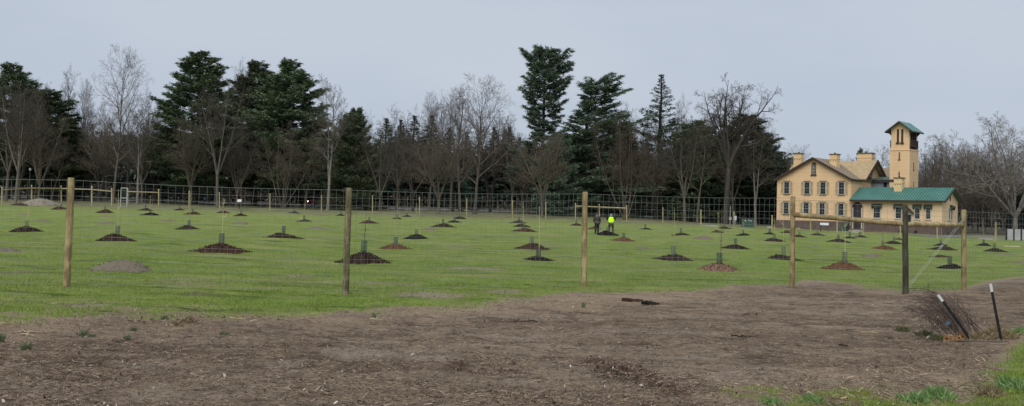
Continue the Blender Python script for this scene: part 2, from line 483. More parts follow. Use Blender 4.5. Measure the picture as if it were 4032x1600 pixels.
# far hills, with the blue-grey haze of distance put into their colour
hv, hf = [], []
hx = np.linspace(-1500, 2600, 90)
for i, x in enumerate(hx):
    h = 22 + 34 * float(vnoise(x / 420, 0, 5)) + 8 * float(vnoise(x / 90, 3, 5))
    hv += [(x, 2600, 0), (x, 2750, h), (x, 3300, h * 1.6)]
for i in range(len(hx) - 1):
    a = i * 3
    hf += [(a, a + 3, a + 4, a + 1), (a + 1, a + 4, a + 5, a + 2)]
hm = npmesh("hills", np.array(hv), np.array(hf), np.full(len(hf), 4))
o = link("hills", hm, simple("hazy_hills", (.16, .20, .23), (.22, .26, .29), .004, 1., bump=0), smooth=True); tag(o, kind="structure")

# ------------------------------------------------------------------ grass, dead stems and chips (nobody could count them)
def scatter(n, x0, x1, y0, y1, power=1.0):
    u = RNG.random(n)
    y = 1 / (1 / y0 ** power + u * (1 / y1 ** power - 1 / y0 ** power)) ** (1 / power)
    hw = y * .53
    x = (RNG.random(n) * 2 - 1) * hw
    return x, y

def blades(name, n, y0, y1, h0, h1, w, mat, keep):
    x, y = scatter(n, 0, 0, y0, y1)
    k = keep(x, y) > RNG.random(n)
    x, y = x[k], y[k]; n = len(x)
    z = terr(x, y)
    h = (h0 + (h1 - h0) * RNG.random(n)) * (.6 + .8 * vnoise(x * 1.4, y * 1.4, 6)); a = RNG.random(n) * 2 * math.pi
    ww = w * (.7 + .6 * RNG.random(n)) * np.sqrt(np.maximum(y, 14) / 18)
    dx, dy = np.cos(a) * ww, np.sin(a) * ww
    lean = RNG.normal(0, .45, (2, n)) * h
    v = np.zeros((n, 3, 3))
    v[:, 0] = np.stack([x - dx, y - dy, z - .01], -1); v[:, 1] = np.stack([x + dx, y + dy, z - .01], -1)
    v[:, 2] = np.stack([x + lean[0], y + lean[1], z + h], -1)
    return link(name, tri_mesh(name, v), mat)

def islandmat(name, stops, spread=.35, scale=.5):
    t = NT(name)
    f = t.math("ADD", t.math("MULTIPLY", t.geo("Random Per Island"), 1 - spread), t.math("MULTIPLY", t.noise(scale, 4), spread))
    t.color(t.ramp(f, stops)); t.rough(.8); t.b.inputs["Specular IOR Level"].default_value = .1
    return t.m
M["blade"] = islandmat("grass_blades", [(.1, (.068, .122, .016)), (.45, (.165, .242, .038)), (.7, (.24, .31, .066)), (.95, (.41, .41, .16))])
def edge_noise(x, y): return (vnoise(x * 1.1, y * 1.1, 12) - .5) * 3.0 + (vnoise(x * 4, y * 4, 13) - .5) * 2.2
gk = lambda x, y: np.clip((grass_mask(x, y) + edge_noise(x, y)) * .7 + .2, 0, 1) * (1 - .92 * bare_mask(x, y)) * (.35 + .65 * sstep(vnoise(x * .8, y * .8, 7) * .6 + vnoise(x * .25, y * .6, 27) * .4, .3, .52))
o = blades("grass", 430000, 7.6, 60, .018, .055, .0045, M["blade"], gk)
tag(o, "short green grass growing over the planted field", "grass", kind="stuff")
M["straw"] = islandmat("dead_stems", [(.05, (.05, .035, .024)), (.3, (.155, .115, .08)), (.72, (.285, .216, .152)), (.96, (.54, .43, .31))], .3)
def litter(name, n, y0, y1, l0, l1, w, mat, keep, tilt=.18):
    x, y = scatter(n, 0, 0, y0, y1)
    k = keep(x, y) > RNG.random(n)
    x, y = x[k], y[k]; n = len(x); z = terr(x, y) + .006 + .012 * RNG.random(n)
    a = RNG.random(n) * 2 * math.pi; L = (l0 + (l1 - l0) * RNG.random(n) ** 2) / 2
    el = RNG.normal(0, tilt, n)
    d = np.stack([np.cos(a) * np.cos(el), np.sin(a) * np.cos(el), np.abs(np.sin(el))], -1) * L[:, None]
    s = np.stack([-np.sin(a), np.cos(a), RNG.normal(0, .6, n)], -1); s /= np.linalg.norm(s, axis=1, keepdims=True)
    s *= (w * (.5 + RNG.random(n)))[:, None] / 2
    c = np.stack([x, y, z + np.abs(d[:, 2])], -1); bend = np.stack([RNG.normal(0, .12, n) * L, RNG.normal(0, .12, n) * L, np.zeros(n)], -1)
    v = np.stack([c - d - s, c - d + s, c + bend + s, c + bend - s, c + d + s * .6, c + d - s * .6], 1)
    f = np.arange(n)[:, None] * 6 + np.array([[0, 1, 2, 3, 3, 2, 4, 5]])
    return link(name, npmesh(name, v.reshape(-1, 3), f.ravel(), np.full(2 * n, 4)), mat)
sk = lambda x, y: np.clip(.6 - (grass_mask(x, y) + edge_noise(x, y)), 0.0, 1) * (.45 + .55 * sstep(vnoise(x * 1.7, y * 1.7, 17), .3, .6))
o = litter("dead_grass", 230000, 7.6, 29, .015, .095, .005, M["straw"], sk)
tag(o, "dead grass stems strewn over the bare brown earth", "dead grass", kind="stuff")
M["straw_pale"] = islandmat("pale_straw", [(.05, (.16, .11, .07)), (.5, (.40, .30, .19)), (.95, (.62, .50, .34))], .2)
o = litter("straw", 46000, 7.6, 29, .03, .12, .006, M["straw_pale"], lambda x, y: np.clip(patch(STRAW, x, y) + .008 * sk(x, y) + .5 * np.clip(1 - np.abs(grass_mask(x, y) + edge_noise(x, y) + .2) / .9, 0, 1), 0, 1), .3)
tag(o, "pale straw lying along the edge of the grass", "straw", kind="stuff")
M["chip"] = islandmat("wood_chips", [(.05, (.018, .011, .009)), (.45, (.06, .034, .025)), (.8, (.15, .082, .055)), (.97, (.34, .22, .15))], .15)
o = litter("wood_chips", 85000, 7.6, 29, .012, .05, .012, M["chip"], lambda x, y: np.clip(patch(MULCHP, x, y) * .8 + .05 * sk(x, y) + .5 * bare_mask(x, y), 0, 1), .45)
tag(o, "dark red brown wood chips scattered over the earth", "wood chips", kind="stuff")
M["pebble"] = islandmat("pale_bits", [(.1, (.25, .23, .2)), (.9, (.62, .60, .55))], .1)
o = litter("pale_stones", 800, 7.6, 26, .012, .05, .018, M["pebble"], lambda x, y: np.clip(-grass_mask(x, y), 0, .6), .6)
tag(o, "small pale stones and chips lying on bare earth", "stones", kind="stuff")
# ------------------------------------------------------------------ trees
M["bark_grey"] = bark("grey_bark", (.085, .076, .060), (.19, .168, .135))
M["bark_brown"] = bark("brown_bark", (.075, .064, .049), (.165, .140, .108))
M["bark_dark"] = bark("dark_bark", (.040, .036, .030), (.095, .083, .068))
M["bark_pale"] = bark("pale_mottled_bark", (.10, .09, .078), (.30, .275, .24))
M["twig_grey"] = bark("grey_twigs", (.070, .062, .051), (.148, .132, .108))
M["twig_brown"] = bark("brown_twigs", (.085, .072, .055), (.17, .145, .112))
M["twig_red"] = bark("reddish_twigs", (.092, .072, .056), (.18, .142, .112))
M["twig_pale"] = bark("pale_twigs", (.13, .115, .098), (.26, .232, .20))
M["needle"] = foliage("pine_needles", (.022, .038, .022), (.084, .122, .066), (.20, .25, .13))
M["needle_blue"] = foliage("bluish_needles", (.022, .038, .027), (.076, .115, .074), (.175, .22, .14))
M["needle_dark"] = foliage("dark_spruce_needles", (.020, .034, .026), (.054, .080, .060), (.11, .15, .11))
M["needle_olive"] = foliage("olive_needles", (.032, .046, .026), (.085, .108, .058), (.165, .19, .105))

def vrand(r): return Vector((r.uniform(-1, 1), r.uniform(-1, 1), r.uniform(-1, 1)))
def perp_dir(d, ang, az):
    ref = Vector((1, 0, 0)) if abs(d.z) > .9 else Vector((0, 0, 1))
    e1 = d.cross(ref).normalized(); e2 = d.cross(e1)
    return (d * math.cos(ang) + (e1 * math.cos(az) + e2 * math.sin(az)) * math.sin(ang)).normalized()

class BareTree:
    def __init__(s, seed, H=20., clear=.25, stems=1, leader=True, nl=12, ang=50, up=.06, gn=.10, l1=.36, taper=.75, counts=(8, 7, 5), r0=.0125, twig=.011, stem_ang=18, drop=0.):
        s.r = random.Random(seed); s.H = H; s.gn = gn; s.up = up; s.ang = R(ang); s.twig = twig; s.counts = counts; s.drop = drop
        s.trunk = ([], []); s.crown = ([], [])
        r = s.r
        rb = H * r0
        if stems == 1 and leader:
            s.axis(Vector((0, 0, -.3)), Vector((0, 0, 1)), H * .93, rb, clear, nl, l1 * H, taper)
        else:
            base_r = rb * (1.15 if clear > .08 else .75)
            top = Vector((0, 0, 0))
            if clear > .08:
                d = Vector((r.uniform(-.04, .04), r.uniform(-.04, .04), 1)).normalized()
                pts = [Vector((0, 0, -.3)) + d * (H * clear + .3) * t for t in (0, .06, .3, .65, 1)]
                s.trunk[0].append([tuple(p) for p in pts]); s.trunk[1].append([base_r * 1.5, base_r * 1.1, base_r, base_r * .95, base_r * .8])
                top = pts[-1]
            az0 = r.uniform(0, 6.28)
            for k in range(stems):
                a = R(stem_ang) * r.uniform(.6, 1.3)
                d = perp_dir(Vector((0, 0, 1)), a, az0 + k * 6.28 / stems + r.uniform(-.4, .4))
                L = H * (1 - clear) * r.uniform(.82, 1.0) / max(math.cos(a), .6)
                st = top.copy() if clear > .08 else Vector((math.cos(az0 + k * 6.28 / stems), math.sin(az0 + k * 6.28 / stems), 0)) * rb * .8 + Vector((0, 0, -.3))
                s.axis(st, d, L, base_r * r.uniform(.55, .75), .22 if clear > .08 else .28, nl, l1 * H, taper)
    def axis(s, p, d, L, rad, clear, nl, l1, taper):
        r = s.r; k = 12; pts = [p.copy()]; rs = [rad * 1.45]; q = p.copy(); dd = d.copy()
        for i in range(1, k):
            dd = (dd + vrand(r) * s.gn * .55 + Vector((0, 0, .05))).normalized()
            q = q + dd * (L / (k - 1)); pts.append(q.copy()); rs.append(rad * (1 - .93 * (i / (k - 1)) ** .9) + .012)
        s.trunk[0].append([tuple(a) for a in pts]); s.trunk[1].append(rs)
        az = r.uniform(0, 6.28)
        for j in range(nl):
            t = clear + (1 - clear) * (j + r.random() * .8) / nl
            t = min(t, .985); i = int(t * (k - 1)); f = t * (k - 1) - i
            pt = pts[i].lerp(pts[min(i + 1, k - 1)], f); pd = (pts[min(i + 1, k - 1)] - pts[i]).normalized()
            az += 2.4 + r.uniform(-.5, .5)
            u = (t - clear) / (1 - clear)
            cd = perp_dir(pd, s.ang * r.uniform(.75, 1.2) * (1.1 - .35 * u), az)
            s.branch(pt, cd, l1 * (1.1 - taper * u) * r.uniform(.7, 1.15), min(rs[i] * .62, rad * .55), 1)
    def branch(s, p, d, L, rad, lev):
        r = s.r; k = (0, 7, 5, 4, 3)[lev]; pts = [p.copy()]; rs = [rad]; q = p.copy(); dd = d.copy()
        rad = max(rad, s.twig)
        for i in range(1, k):
            dd = (dd + vrand(r) * s.gn * (1 + lev * .55) + Vector((0, 0, s.up * (1.5 if lev < 3 else 1) - (s.drop if lev > 2 else 0)))).normalized()
            q = q + dd * (L / (k - 1)); pts.append(q.copy()); rs.append(max(rad * (1 - .75 * i / (k - 1)), s.twig * .75))
        tgt = s.trunk if lev == 1 else s.crown
        tgt = s.crown
        tgt[0].append([tuple(a) for a in pts]); tgt[1].append(rs)
        if lev >= 4: return
        n = s.counts[lev - 1]; az = r.uniform(0, 6.28); t0 = .22
        for j in range(n):
            t = min(t0 + (1 - t0) * (j + r.random()) / n, .99); i = int(t * (k - 1)); f = t * (k - 1) - i
            pt = pts[i].lerp(pts[min(i + 1, k - 1)], f); pd = (pts[min(i + 1, k - 1)] - pts[i]).normalized()
            az += 2.4 + r.uniform(-.6, .6)
            cd = perp_dir(pd, R(r.uniform(28, 58)), az)
            s.branch(pt, cd, L * r.uniform(.34, .62) * (1.1 - .45 * t), rs[min(i, k - 1)] * .6, lev + 1)
    def make(s, name, mb, mt):
        root = empty(name)
        link("trunk", tube_mesh("trunk", s.trunk[0], s.trunk[1], 8), mb, root, True)
        big = [i for i, rr in enumerate(s.crown[1]) if rr[0] > .03]; sm = [i for i, rr in enumerate(s.crown[1]) if rr[0] <= .03]
        v1, f1 = tubes([s.crown[0][i] for i in big], [s.crown[1][i] for i in big], 5)
        v2, f2 = tubes([s.crown[0][i] for i in sm], [s.crown[1][i] for i in sm], 3)
        f = np.concatenate([f1, f2 + len(v1)])
        link("crown", npmesh("crown", np.concatenate([v1, v2]), f, np.full(len(f), 4)), mt, root)
        return root

def blades_from(tuft, outw, seed, nb, ln, w, flat=.6, up=.35, out=.6, tsc=None):
    g = np.random.default_rng(seed); n = len(tuft)
    c = np.repeat(np.array(tuft), nb, 0); o = np.repeat(np.array(outw), nb, 0); N = n * nb
    d = g.normal(0, 1, (N, 3)) * np.array([1, 1, flat]) + o * out * 1.3 + np.array([0, 0, up])
    d /= np.linalg.norm(d, axis=1, keepdims=True)
    L = (ln * (.6 + .8 * g.random(N)))[:, None]
    sd = np.cross(d, g.normal(0, 1, (N, 3))); sd /= np.maximum(np.linalg.norm(sd, axis=1, keepdims=True), 1e-6)
    sd *= (w * (.6 + .8 * g.random(N)))[:, None]
    if tsc is not None: k_ = np.repeat(np.array(tsc), nb)[:, None]; L = L * k_; sd = sd * (.4 + .6 * k_)
    c = c + g.normal(0, .09, (N, 3)) * (1 if tsc is None else k_)
    return np.stack([c - sd, c + sd, c + d * L], 1)

def conifer(name, seed, H, prof, mneedle, mbark, t0=.12, nb=95, elev=(5, 35), curve=.25, density=1., fill=.45, blade=(.42, .055), nblade=9, flat=.6, dead=10, lean=(0, 0), r0=.013, clump=0., azbias=None, up=.35, lr=(.72, 1.18)):
    r = random.Random(seed)
    root = empty(name)
    k = 12; tp = []
    for i in range(k):
        f = i / (k - 1)
        tp.append((lean[0] * H * f * f + r.uniform(-.05, .05), lean[1] * H * f * f + r.uniform(-.05, .05), f * H * .985 - .3 * (1 - f)))
    rad = [H * r0 * (1 - .93 * (i / (k - 1))) * (1.35 if i == 0 else 1) + .015 for i in range(k)]
    polys, rads = [tp], [rad]
    def tr(f):
        x = f * (k - 1); i = min(int(x), k - 2); u = x - i
        return Vector(tp[i]).lerp(Vector(tp[i + 1]), u)
    tuft, outw, tsc = [], [], []; az = r.uniform(0, 6)
    bp, br = [], []
    for j in range(nb + dead):
        if j < nb: f = t0 + (1 - t0) * ((j + r.random()) / nb) ** .92
        else: f = r.uniform(.06, t0 + .12)
        az += 2.4 + r.uniform(-.7, .7)
        u = (f - t0) / (1 - t0)
        L = prof(max(min(u, 1), 0)) * r.uniform(*lr)
        if azbias: L *= 1 + azbias[1] * math.cos(az - azbias[0])
        if clump: L *= 1 + clump * math.sin(f * 46 + 2 * math.sin(az))
        L = max(L, .18)
        e = R(elev[0] + (elev[1] - elev[0]) * u + r.uniform(-9, 9))
        d = Vector((math.cos(az) * math.cos(e), math.sin(az) * math.cos(e), math.sin(e)))
        p = tr(min(f, .985)); n = 6; pts = [p.copy()]; q = p.copy(); dd = d.copy()
        for i in range(1, n):
            dd = (dd + vrand(r) * .08 + Vector((0, 0, curve * (i / n - .35)))).normalized()
            q = q + dd * (L / (n - 1)); pts.append(q.copy())
        bp.append([tuple(a) for a in pts]); rb = max(.03, L * .014)
        br.append([rb * (1 - .8 * i / (n - 1)) for i in range(n)])
        if j >= nb: continue
        hd = Vector((dd.x, dd.y, 0)); hd = hd.normalized() if hd.length > .01 else Vector((1, 0, 0)); sdv = Vector((-hd.y, hd.x, 0))
        m = max(3, int(L * 3.6 * density))
        for a in range(m):
            tt = fill + (1 - fill) * (a + r.random()) / m
            x = tt * (n - 1); i = min(int(x), n - 2); c = pts[i].lerp(pts[i + 1], x - i)
            wid = min(L * .22 * (1.25 - .6 * tt) + .12, L * .5)
            for b in range(3):
                off = r.uniform(-1, 1) * wid
                c2 = c + sdv * off + hd * abs(off) * .35 + Vector((0, 0, r.uniform(-.08, .14)))
                tuft.append(tuple(c2)); ov = (hd + sdv * (off / (wid + .01)) * .8); outw.append(tuple(ov)); tsc.append(min(1., .3 + L * .4))
    link("trunk", tube_mesh("trunk", polys, rads, 9), mbark, root, True)
    v1, f1 = tubes(bp, br, 4); v2, f2 = tubes([tp], [[x * .5 for x in rad]], 4); f1 = np.concatenate([f1, f2 + len(v1)])
    link("branches", npmesh("branches", np.concatenate([v1, v2]), f1, np.full(len(f1), 4)), mbark, root)
    v = blades_from(tuft, outw, seed, nblade, blade[0], blade[1], flat, up, tsc=tsc)
    link("crown", tri_mesh("crown", v), mneedle, root)
    return root

BANK = {}
def reg(key, o):
    BANK[key] = o
reg("elm", BareTree(1, 24, .25, leader=True, nl=18, ang=46, up=.045, gn=.10, l1=.36, taper=.5).make("bare_tree", M["bark_grey"], M["twig_grey"]))
reg("vase", BareTree(2, 22, .26, stems=4, leader=False, nl=10, ang=48, up=.035, gn=.13, l1=.30, counts=(7, 6, 5), stem_ang=22).make("bare_tree", M["bark_brown"], M["twig_brown"]))
reg("bushy", BareTree(3, 14, .03, stems=6, leader=False, nl=12, ang=46, up=.04, gn=.13, l1=.28, counts=(7, 6, 5), stem_ang=21, twig=.008, r0=.0125).make("bare_tree", M["bark_brown"], M["twig_brown"]))
reg("fork", BareTree(4, 22, .2, stems=2, leader=False, nl=15, ang=48, up=.04, gn=.12, l1=.28, counts=(7, 6, 5), stem_ang=12).make("bare_tree", M["bark_grey"], M["twig_grey"]))
reg("gnarled", BareTree(15, 22, .42, stems=7, leader=False, nl=8, ang=58, up=.02, gn=.2, l1=.26, counts=(7, 6, 5), stem_ang=36, r0=.018, twig=.011).make("bare_tree", M["bark_dark"], M["bark_dark"]))
reg("round", BareTree(6, 15, .2, stems=7, leader=False, nl=11, ang=48, up=.035, gn=.12, l1=.28, counts=(7, 6, 5), stem_ang=28, r0=.0135).make("bare_tree", M["bark_brown"], M["twig_red"]))
reg("sycamore", BareTree(7, 24, .16, stems=7, leader=False, nl=15, ang=56, up=.03, gn=.2, l1=.30, counts=(7, 6, 5), stem_ang=30, r0=.015, twig=.013).make("bare_tree", M["bark_pale"], M["twig_pale"]))
reg("thicket", BareTree(8, 17, .1, stems=4, leader=False, nl=14, ang=46, up=.05, gn=.16, l1=.27, counts=(7, 6, 5), stem_ang=14, twig=.009).make("bare_tree", M["bark_dark"], M["twig_brown"]))
reg("slim", BareTree(9, 20, .35, leader=True, nl=15, ang=46, up=.05, gn=.12, l1=.26, taper=.5, counts=(7, 6, 5)).make("bare_tree", M["bark_grey"], M["twig_grey"]))
reg("low", BareTree(10, 13, .18, stems=3, leader=False, nl=10, ang=58, up=.01, gn=.16, l1=.36, counts=(7, 6, 5), stem_ang=30).make("bare_tree", M["bark_dark"], M["twig_brown"]))
pr = lambda u: 5.6 * (1 - u) ** .62 * (.55 + .45 * min(1, u * 4)) + .5
reg("pine", conifer("pine_tree", 21, 24, pr, M["needle"], M["bark_dark"], .10, 155, clump=.18, density=1.25, fill=.34, blade=(.42, .062), nblade=9))
reg("pine2", conifer("pine_tree", 22, 24, lambda u: 5.2 * (1 - u ** 2.2) ** .8 * (.6 + .4 * min(1, u * 3)) + .4, M["needle"], M["bark_dark"], .12, 170, clump=.18, elev=(0, 42), density=1.25, fill=.34, blade=(.42, .062), nblade=9))
reg("pine_flat", conifer("pine_tree", 33, 30, lambda u: (3.3 + .9 * math.sin(u * 9.5 + .4) + .9 * (u < .3)) * (1 if u < .95 else .7), M["needle_blue"], M["bark_dark"], .14, 185, elev=(2, 48), clump=.2, fill=.42, curve=.36, dead=16, density=1.25, blade=(.42, .055), nblade=8, lr=(.55, 1.25)))
reg("pine_lean", conifer("pine_tree", 24, 27, lambda u: 4.0 * (1 - u) ** .3 * (.85 + .25 * math.sin(u * 14)) + .6, M["needle_blue"], M["bark_dark"], .08, 180, elev=(8, 42), clump=.18, lean=(.045, 0), azbias=(0., .5), fill=.36, curve=.3, density=1.2, blade=(.42, .055), nblade=8, lr=(.55, 1.35)))
reg("pine_low", conifer("pine_tree", 25, 14, lambda u: 4.4 * (1 - u ** 1.8) ** .7 + .4, M["needle_olive"], M["bark_brown"], .03, 150, elev=(0, 45), clump=.15, fill=.3, blade=(.4, .06)))
reg("pine_dark", conifer("pine_tree", 26, 18, lambda u: 5.6 * (1 - u ** 1.5) ** .8 + .4, M["needle_dark"], M["bark_dark"], .13, 150, elev=(-5, 35), clump=.18, fill=.3, blade=(.42, .065)))
cone = lambda w: (lambda u: w * (1 - u) ** 1.05 + .02)
reg("spruce", conifer("spruce_tree", 27, 20, cone(4.6), M["needle_dark"], M["bark_dark"], .04, 150, elev=(-18, 25), curve=.15, fill=.2, blade=(.34, .05), nblade=8, dead=0))
reg("spruce2", conifer("spruce_tree", 28, 18, cone(4.2), M["needle_dark"], M["bark_dark"], .04, 130, elev=(-15, 30), curve=.18, fill=.25, blade=(.34, .05), clump=.18, nblade=8, dead=0))
reg("spruce_thin", conifer("spruce_tree", 29, 22, cone(4.6), M["needle_blue"], M["bark_dark"], .12, 120, elev=(8, 42), curve=.1, fill=.3, blade=(.34, .042), nblade=6, density=.9, dead=8, clump=.1))
bpy.context.view_layer.update()
index_kids()
DIM = {}
for kx, o in BANK.items():
    co = []
    for ch in KIDS[o.name]:
        a = np.empty(len(ch.data.vertices) * 3, np.float32); ch.data.vertices.foreach_get("co", a); co.append(a.reshape(-1, 3))
    a = np.concatenate(co); w = np.percentile(a[:, 0], 99.3) - np.percentile(a[:, 0], .7)
    DIM[kx] = (float(w), float(a[:, 2].max()), float((np.percentile(a[:, 0], 99.3) + np.percentile(a[:, 0], .7)) / 2))
USED = set(); TREEN = {}
def plant(key, px, Y, top, width, label, cat, group=None, mats=None, rz=None, off=None):
    p = GY(px, Y)
    h = at(px, top, Y).z - p.z
    w = width / F * Y
    W, H, _ = DIM[key]
    if key in USED: o = copy_tree(BANK[key])
    else: o = BANK[key]; USED.add(key)
    a = random.uniform(0, 6.28) if rz is None else rz
    o.location = p; o.rotation_euler = (0, 0, a); s = w / W; s = min(max(s, .42 * h / H), 2.0 * h / H)
    o.scale = (s, s, h / H)
    tag(o, label, cat, group)
    if mats:
        for ch in (KIDS.get(o.name) or [c for c in bpy.data.objects if c.parent == o]):
            for nm, mt in mats.items():
                if ch.name.split(".")[0] == nm:
                    ch.material_slots[0].link = "OBJECT"; ch.material_slots[0].material = M[mt]
    return o
FRONT = "bare trees standing along the edge of the field"
EVG = "evergreens towering behind the field"
T = [
 # evergreens, left to right
 ("pine2", 30, 176, 240, 300, "dark evergreen at the left edge of the photo, crown cut by the frame", "pine tree", EVG, None),
 ("pine", 180, 176, 350, 360, "dark pine with drooping boughs, second evergreen from the left edge", "pine tree", EVG, None),
 ("pine", 765, 170, 196, 370, "tall dark pine with pointed top, left of the two matching pines", "pine tree", EVG, None),
 ("pine2", 1000, 176, 232, 330, "left one of the pair of tall rounded pines left of centre", "pine tree", EVG, {"crown": "needle_olive"}),
 ("pine2", 1125, 170, 226, 360, "right one of the pair of tall rounded pines left of centre", "pine tree", EVG, None),
 ("pine_low", 1385, 165, 415, 220, "lower bushy olive green pine right of the slender forked bare tree", "pine tree", EVG, None),
 ("pine_flat", 2130, 170, 166, 290, "tallest pine in the photo with flat ragged top, left of centre house gap", "pine tree", EVG, None),
 ("pine_lean", 2280, 168, 282, 340, "leaning pine with boughs swept to the right beside the tallest pine", "pine tree", EVG, "LEAN"),
 ("spruce_thin", 2592, 176, 292, 420, "thin see-through conifer with cone shaped crown rising above its neighbours", "conifer", EVG, None),
 ("pine_low", 2445, 175, 468, 200, "olive green pine between the leaning pine and the see-through conifer", "pine tree", EVG, {"crown": "needle"}),
 ("pine_low", 2735, 172, 462, 300, "broad olive evergreen below and right of the see-through conifer", "pine tree", EVG, {"crown": "needle"}),
 ("pine", 2930, 172, 445, 340, "dark layered pine behind the gnarled bare tree near the house", "pine tree", EVG, {"crown": "needle_blue"}),
 ("pine_low", 3010, 182, 520, 180, "dark pine partly hidden by the left corner of the yellow house", "pine tree", EVG, {"crown": "needle_dark"}),
 ("pine_dark", 262, 190, 480, 260, "low dark evergreen behind the leaning bare tree at left", "pine tree", EVG, None),
 ("pine_low", 2190, 163, 520, 200, "green lower boughs of the young pine under the tallest pine", "pine tree", EVG, {"crown": "needle_blue"}),
 ("pine_dark", 640, 182, 500, 220, "low dark evergreen just left of the tall pointed pine", "pine tree", EVG, None),
 # bare trees, left to right
 ("vase", 22, 158, 300, 260, "grey bare tree with clustered stems at the left edge of the photo", "bare tree", FRONT, {"crown": "twig_grey", "trunk": "bark_grey"}),
 ("thicket", 75, 166, 330, 200, "bare tree with pale straight trunk, second from the left edge", "bare tree", FRONT, None),
 ("slim", 258, 182, 245, 130, "thin leaning bare tree against the sky right of the left evergreens", "bare tree", FRONT, {"crown": "bark_dark"}),
 ("slim", 355, 184, 330, 130, "thin bare tree between the leaning one and the tallest grey one", "bare tree", FRONT, {"crown": "twig_brown"}),
 ("elm", 445, 164, 168, 270, "tallest grey bare tree at left, fine crown against the sky", "bare tree", FRONT, None),
 ("fork", 540, 160, 385, 170, "pale grey trunk dividing low into crooked limbs, right of tallest grey tree", "bare tree", FRONT, {"trunk": "bark_pale"}),
 ("round", 745, 158, 455, 200, "reddish bare tree with thick straight trunk before the tall pointed pine", "bare tree", FRONT, {"crown": "twig_brown"}),
 ("vase", 855, 156, 262, 250, "bare tree of several tall stems between the pointed pine and the pair", "bare tree", FRONT, {"crown": "twig_grey"}),
 ("slim", 900, 182, 222, 150, "pale thin bare crown rising behind between the pines", "bare tree", FRONT, None),
 ("bushy", 1113, 158, 470, 200, "brown many stemmed bare tree before the pair of rounded pines", "bare tree", FRONT, None),
 ("fork", 1290, 156, 282, 190, "slender forked bare tree with pale trunk right of the pair of pines", "bare tree", FRONT, None),
 ("low", 1205, 160, 520, 170, "low spreading dark bare tree left of the slender forked tree", "bare tree", FRONT, None),
 ("low", 1495, 156, 470, 210, "thin crooked bare tree right of the bushy olive pine", "bare tree", FRONT, {"crown": "twig_grey", "trunk": "bark_grey"}),
 ("round", 1728, 152, 530, 270, "wide brown bare tree with dense hazy crown left of the great grey tree", "bare tree", FRONT, {"crown": "twig_brown"}),
 ("low", 1625, 165, 480, 260, "dark spreading bare tree left of the great grey tree", "bare tree", FRONT, None),
 ("elm", 1868, 162, 284, 300, "great grey bare tree in the middle with wide crown against the sky", "bare tree", FRONT, {"crown": "twig_brown"}),
 ("vase", 1775, 178, 318, 220, "bare tree just left of and behind the great grey tree", "bare tree", FRONT, {"crown": "twig_grey"}),
 ("round", 2135, 150, 505, 230, "round topped reddish bare tree before the tallest pine", "bare tree", FRONT, None),
 ("bushy", 2462, 154, 430, 210, "dense brown bare tree right of the leaning pine", "bare tree", FRONT, {"crown": "twig_red"}),
 ("slim", 2475, 186, 388, 190, "pale bare crown peeping over behind the dense brown tree", "bare tree", FRONT, None),
 ("vase", 2697, 156, 470, 240, "olive brown bare tree with slim trunk below the see-through conifer", "bare tree", FRONT, None),
 ("slim", 2745, 158, 445, 150, "thin pale bare tree with kinked trunk left of the gnarled tree", "bare tree", FRONT, {"crown": "twig_brown"}),
 ("gnarled", 2855, 158, 292, 330, "gnarled dark bare tree with flat spreading crown left of the house", "bare tree", FRONT, None),
 ("slim", 2695, 190, 365, 140, "pale thin bare crown right of the see-through conifer", "bare tree", FRONT, None),
 ("fork", 2975, 160, 470, 170, "bare tree with pale trunk closest to the left corner of the house", "bare tree", FRONT, {"crown": "twig_brown"}),
 ("vase", 2888, 165, 500, 200, "bare tree between the gnarled tree and the house", "bare tree", FRONT, {"crown": "twig_brown"}),
 ("slim", 205, 170, 560, 120, "small bare tree below the leaning one at left", "bare tree", FRONT, {"crown": "twig_brown"}),
 ("thicket", 395, 172, 480, 180, "dense brown bare tree just left of the tallest grey tree", "bare tree", FRONT, None),
 ("thicket", 330, 176, 520, 160, "tangled bare tree left of the dense brown one near the left gate", "bare tree", FRONT, None),
 ("thicket", 610, 178, 440, 170, "tangled bare tree just left of the tall pointed pine", "bare tree", FRONT, None),
 ("vase", 950, 168, 420, 160, "grey bare tree before the left one of the paired pines", "bare tree", FRONT, {"crown": "twig_grey"}),
 ("thicket", 2060, 168, 600, 170, "small brown bare tree between the great grey tree and the tallest pine", "bare tree", FRONT, None),
 ("thicket", 2580, 166, 540, 180, "small brown bare tree under the see-through conifer", "bare tree", FRONT, None),
]
T += [(k_, px_, Y_, top_, w_, f"hazy brown bare tree filling a gap in the tree line, {(ORD[i_] if i_ < 12 else ORD[24 - i_]) or ('first ' if i_ < 12 else 'last ')}from the {'left' if i_ < 12 else 'right'}", "bare tree", "hazy bare trees filling gaps in the tree line", {"crown": "twig_brown" if i_ % 2 else "twig_grey"})
      for i_, (k_, px_, Y_, top_, w_) in enumerate([("vase", 60, 154, 270, 240), ("round", 150, 156, 420, 220), ("vase", 110, 180, 250, 200), ("vase", 195, 186, 400, 170), ("thicket", 300, 188, 420, 190), ("vase", 420, 182, 400, 200), ("elm", 500, 186, 370, 170), ("vase", 560, 174, 480, 200), ("thicket", 690, 184, 430, 180), ("thicket", 820, 186, 400, 190), ("round", 930, 160, 520, 190), ("thicket", 1190, 180, 430, 180), ("vase", 1340, 186, 460, 170),
       ("thicket", 1450, 176, 500, 190), ("vase", 1560, 180, 455, 200), ("elm", 1690, 186, 400, 190), ("elm", 1810, 172, 330, 220), ("thicket", 1930, 178, 430, 200), ("vase", 2015, 176, 470, 180), ("thicket", 2390, 170, 470, 170), ("vase", 2530, 180, 440, 170), ("thicket", 2640, 176, 430, 180), ("thicket", 2780, 182, 440, 190), ("thicket", 2920, 186, 470, 180)])]
for a in T:
    if a[8] == "LEAN": plant(*a[:8], None, .15)
    else: plant(*a)
SKYL = "thin bare trees rising behind the evergreens"
k = 0
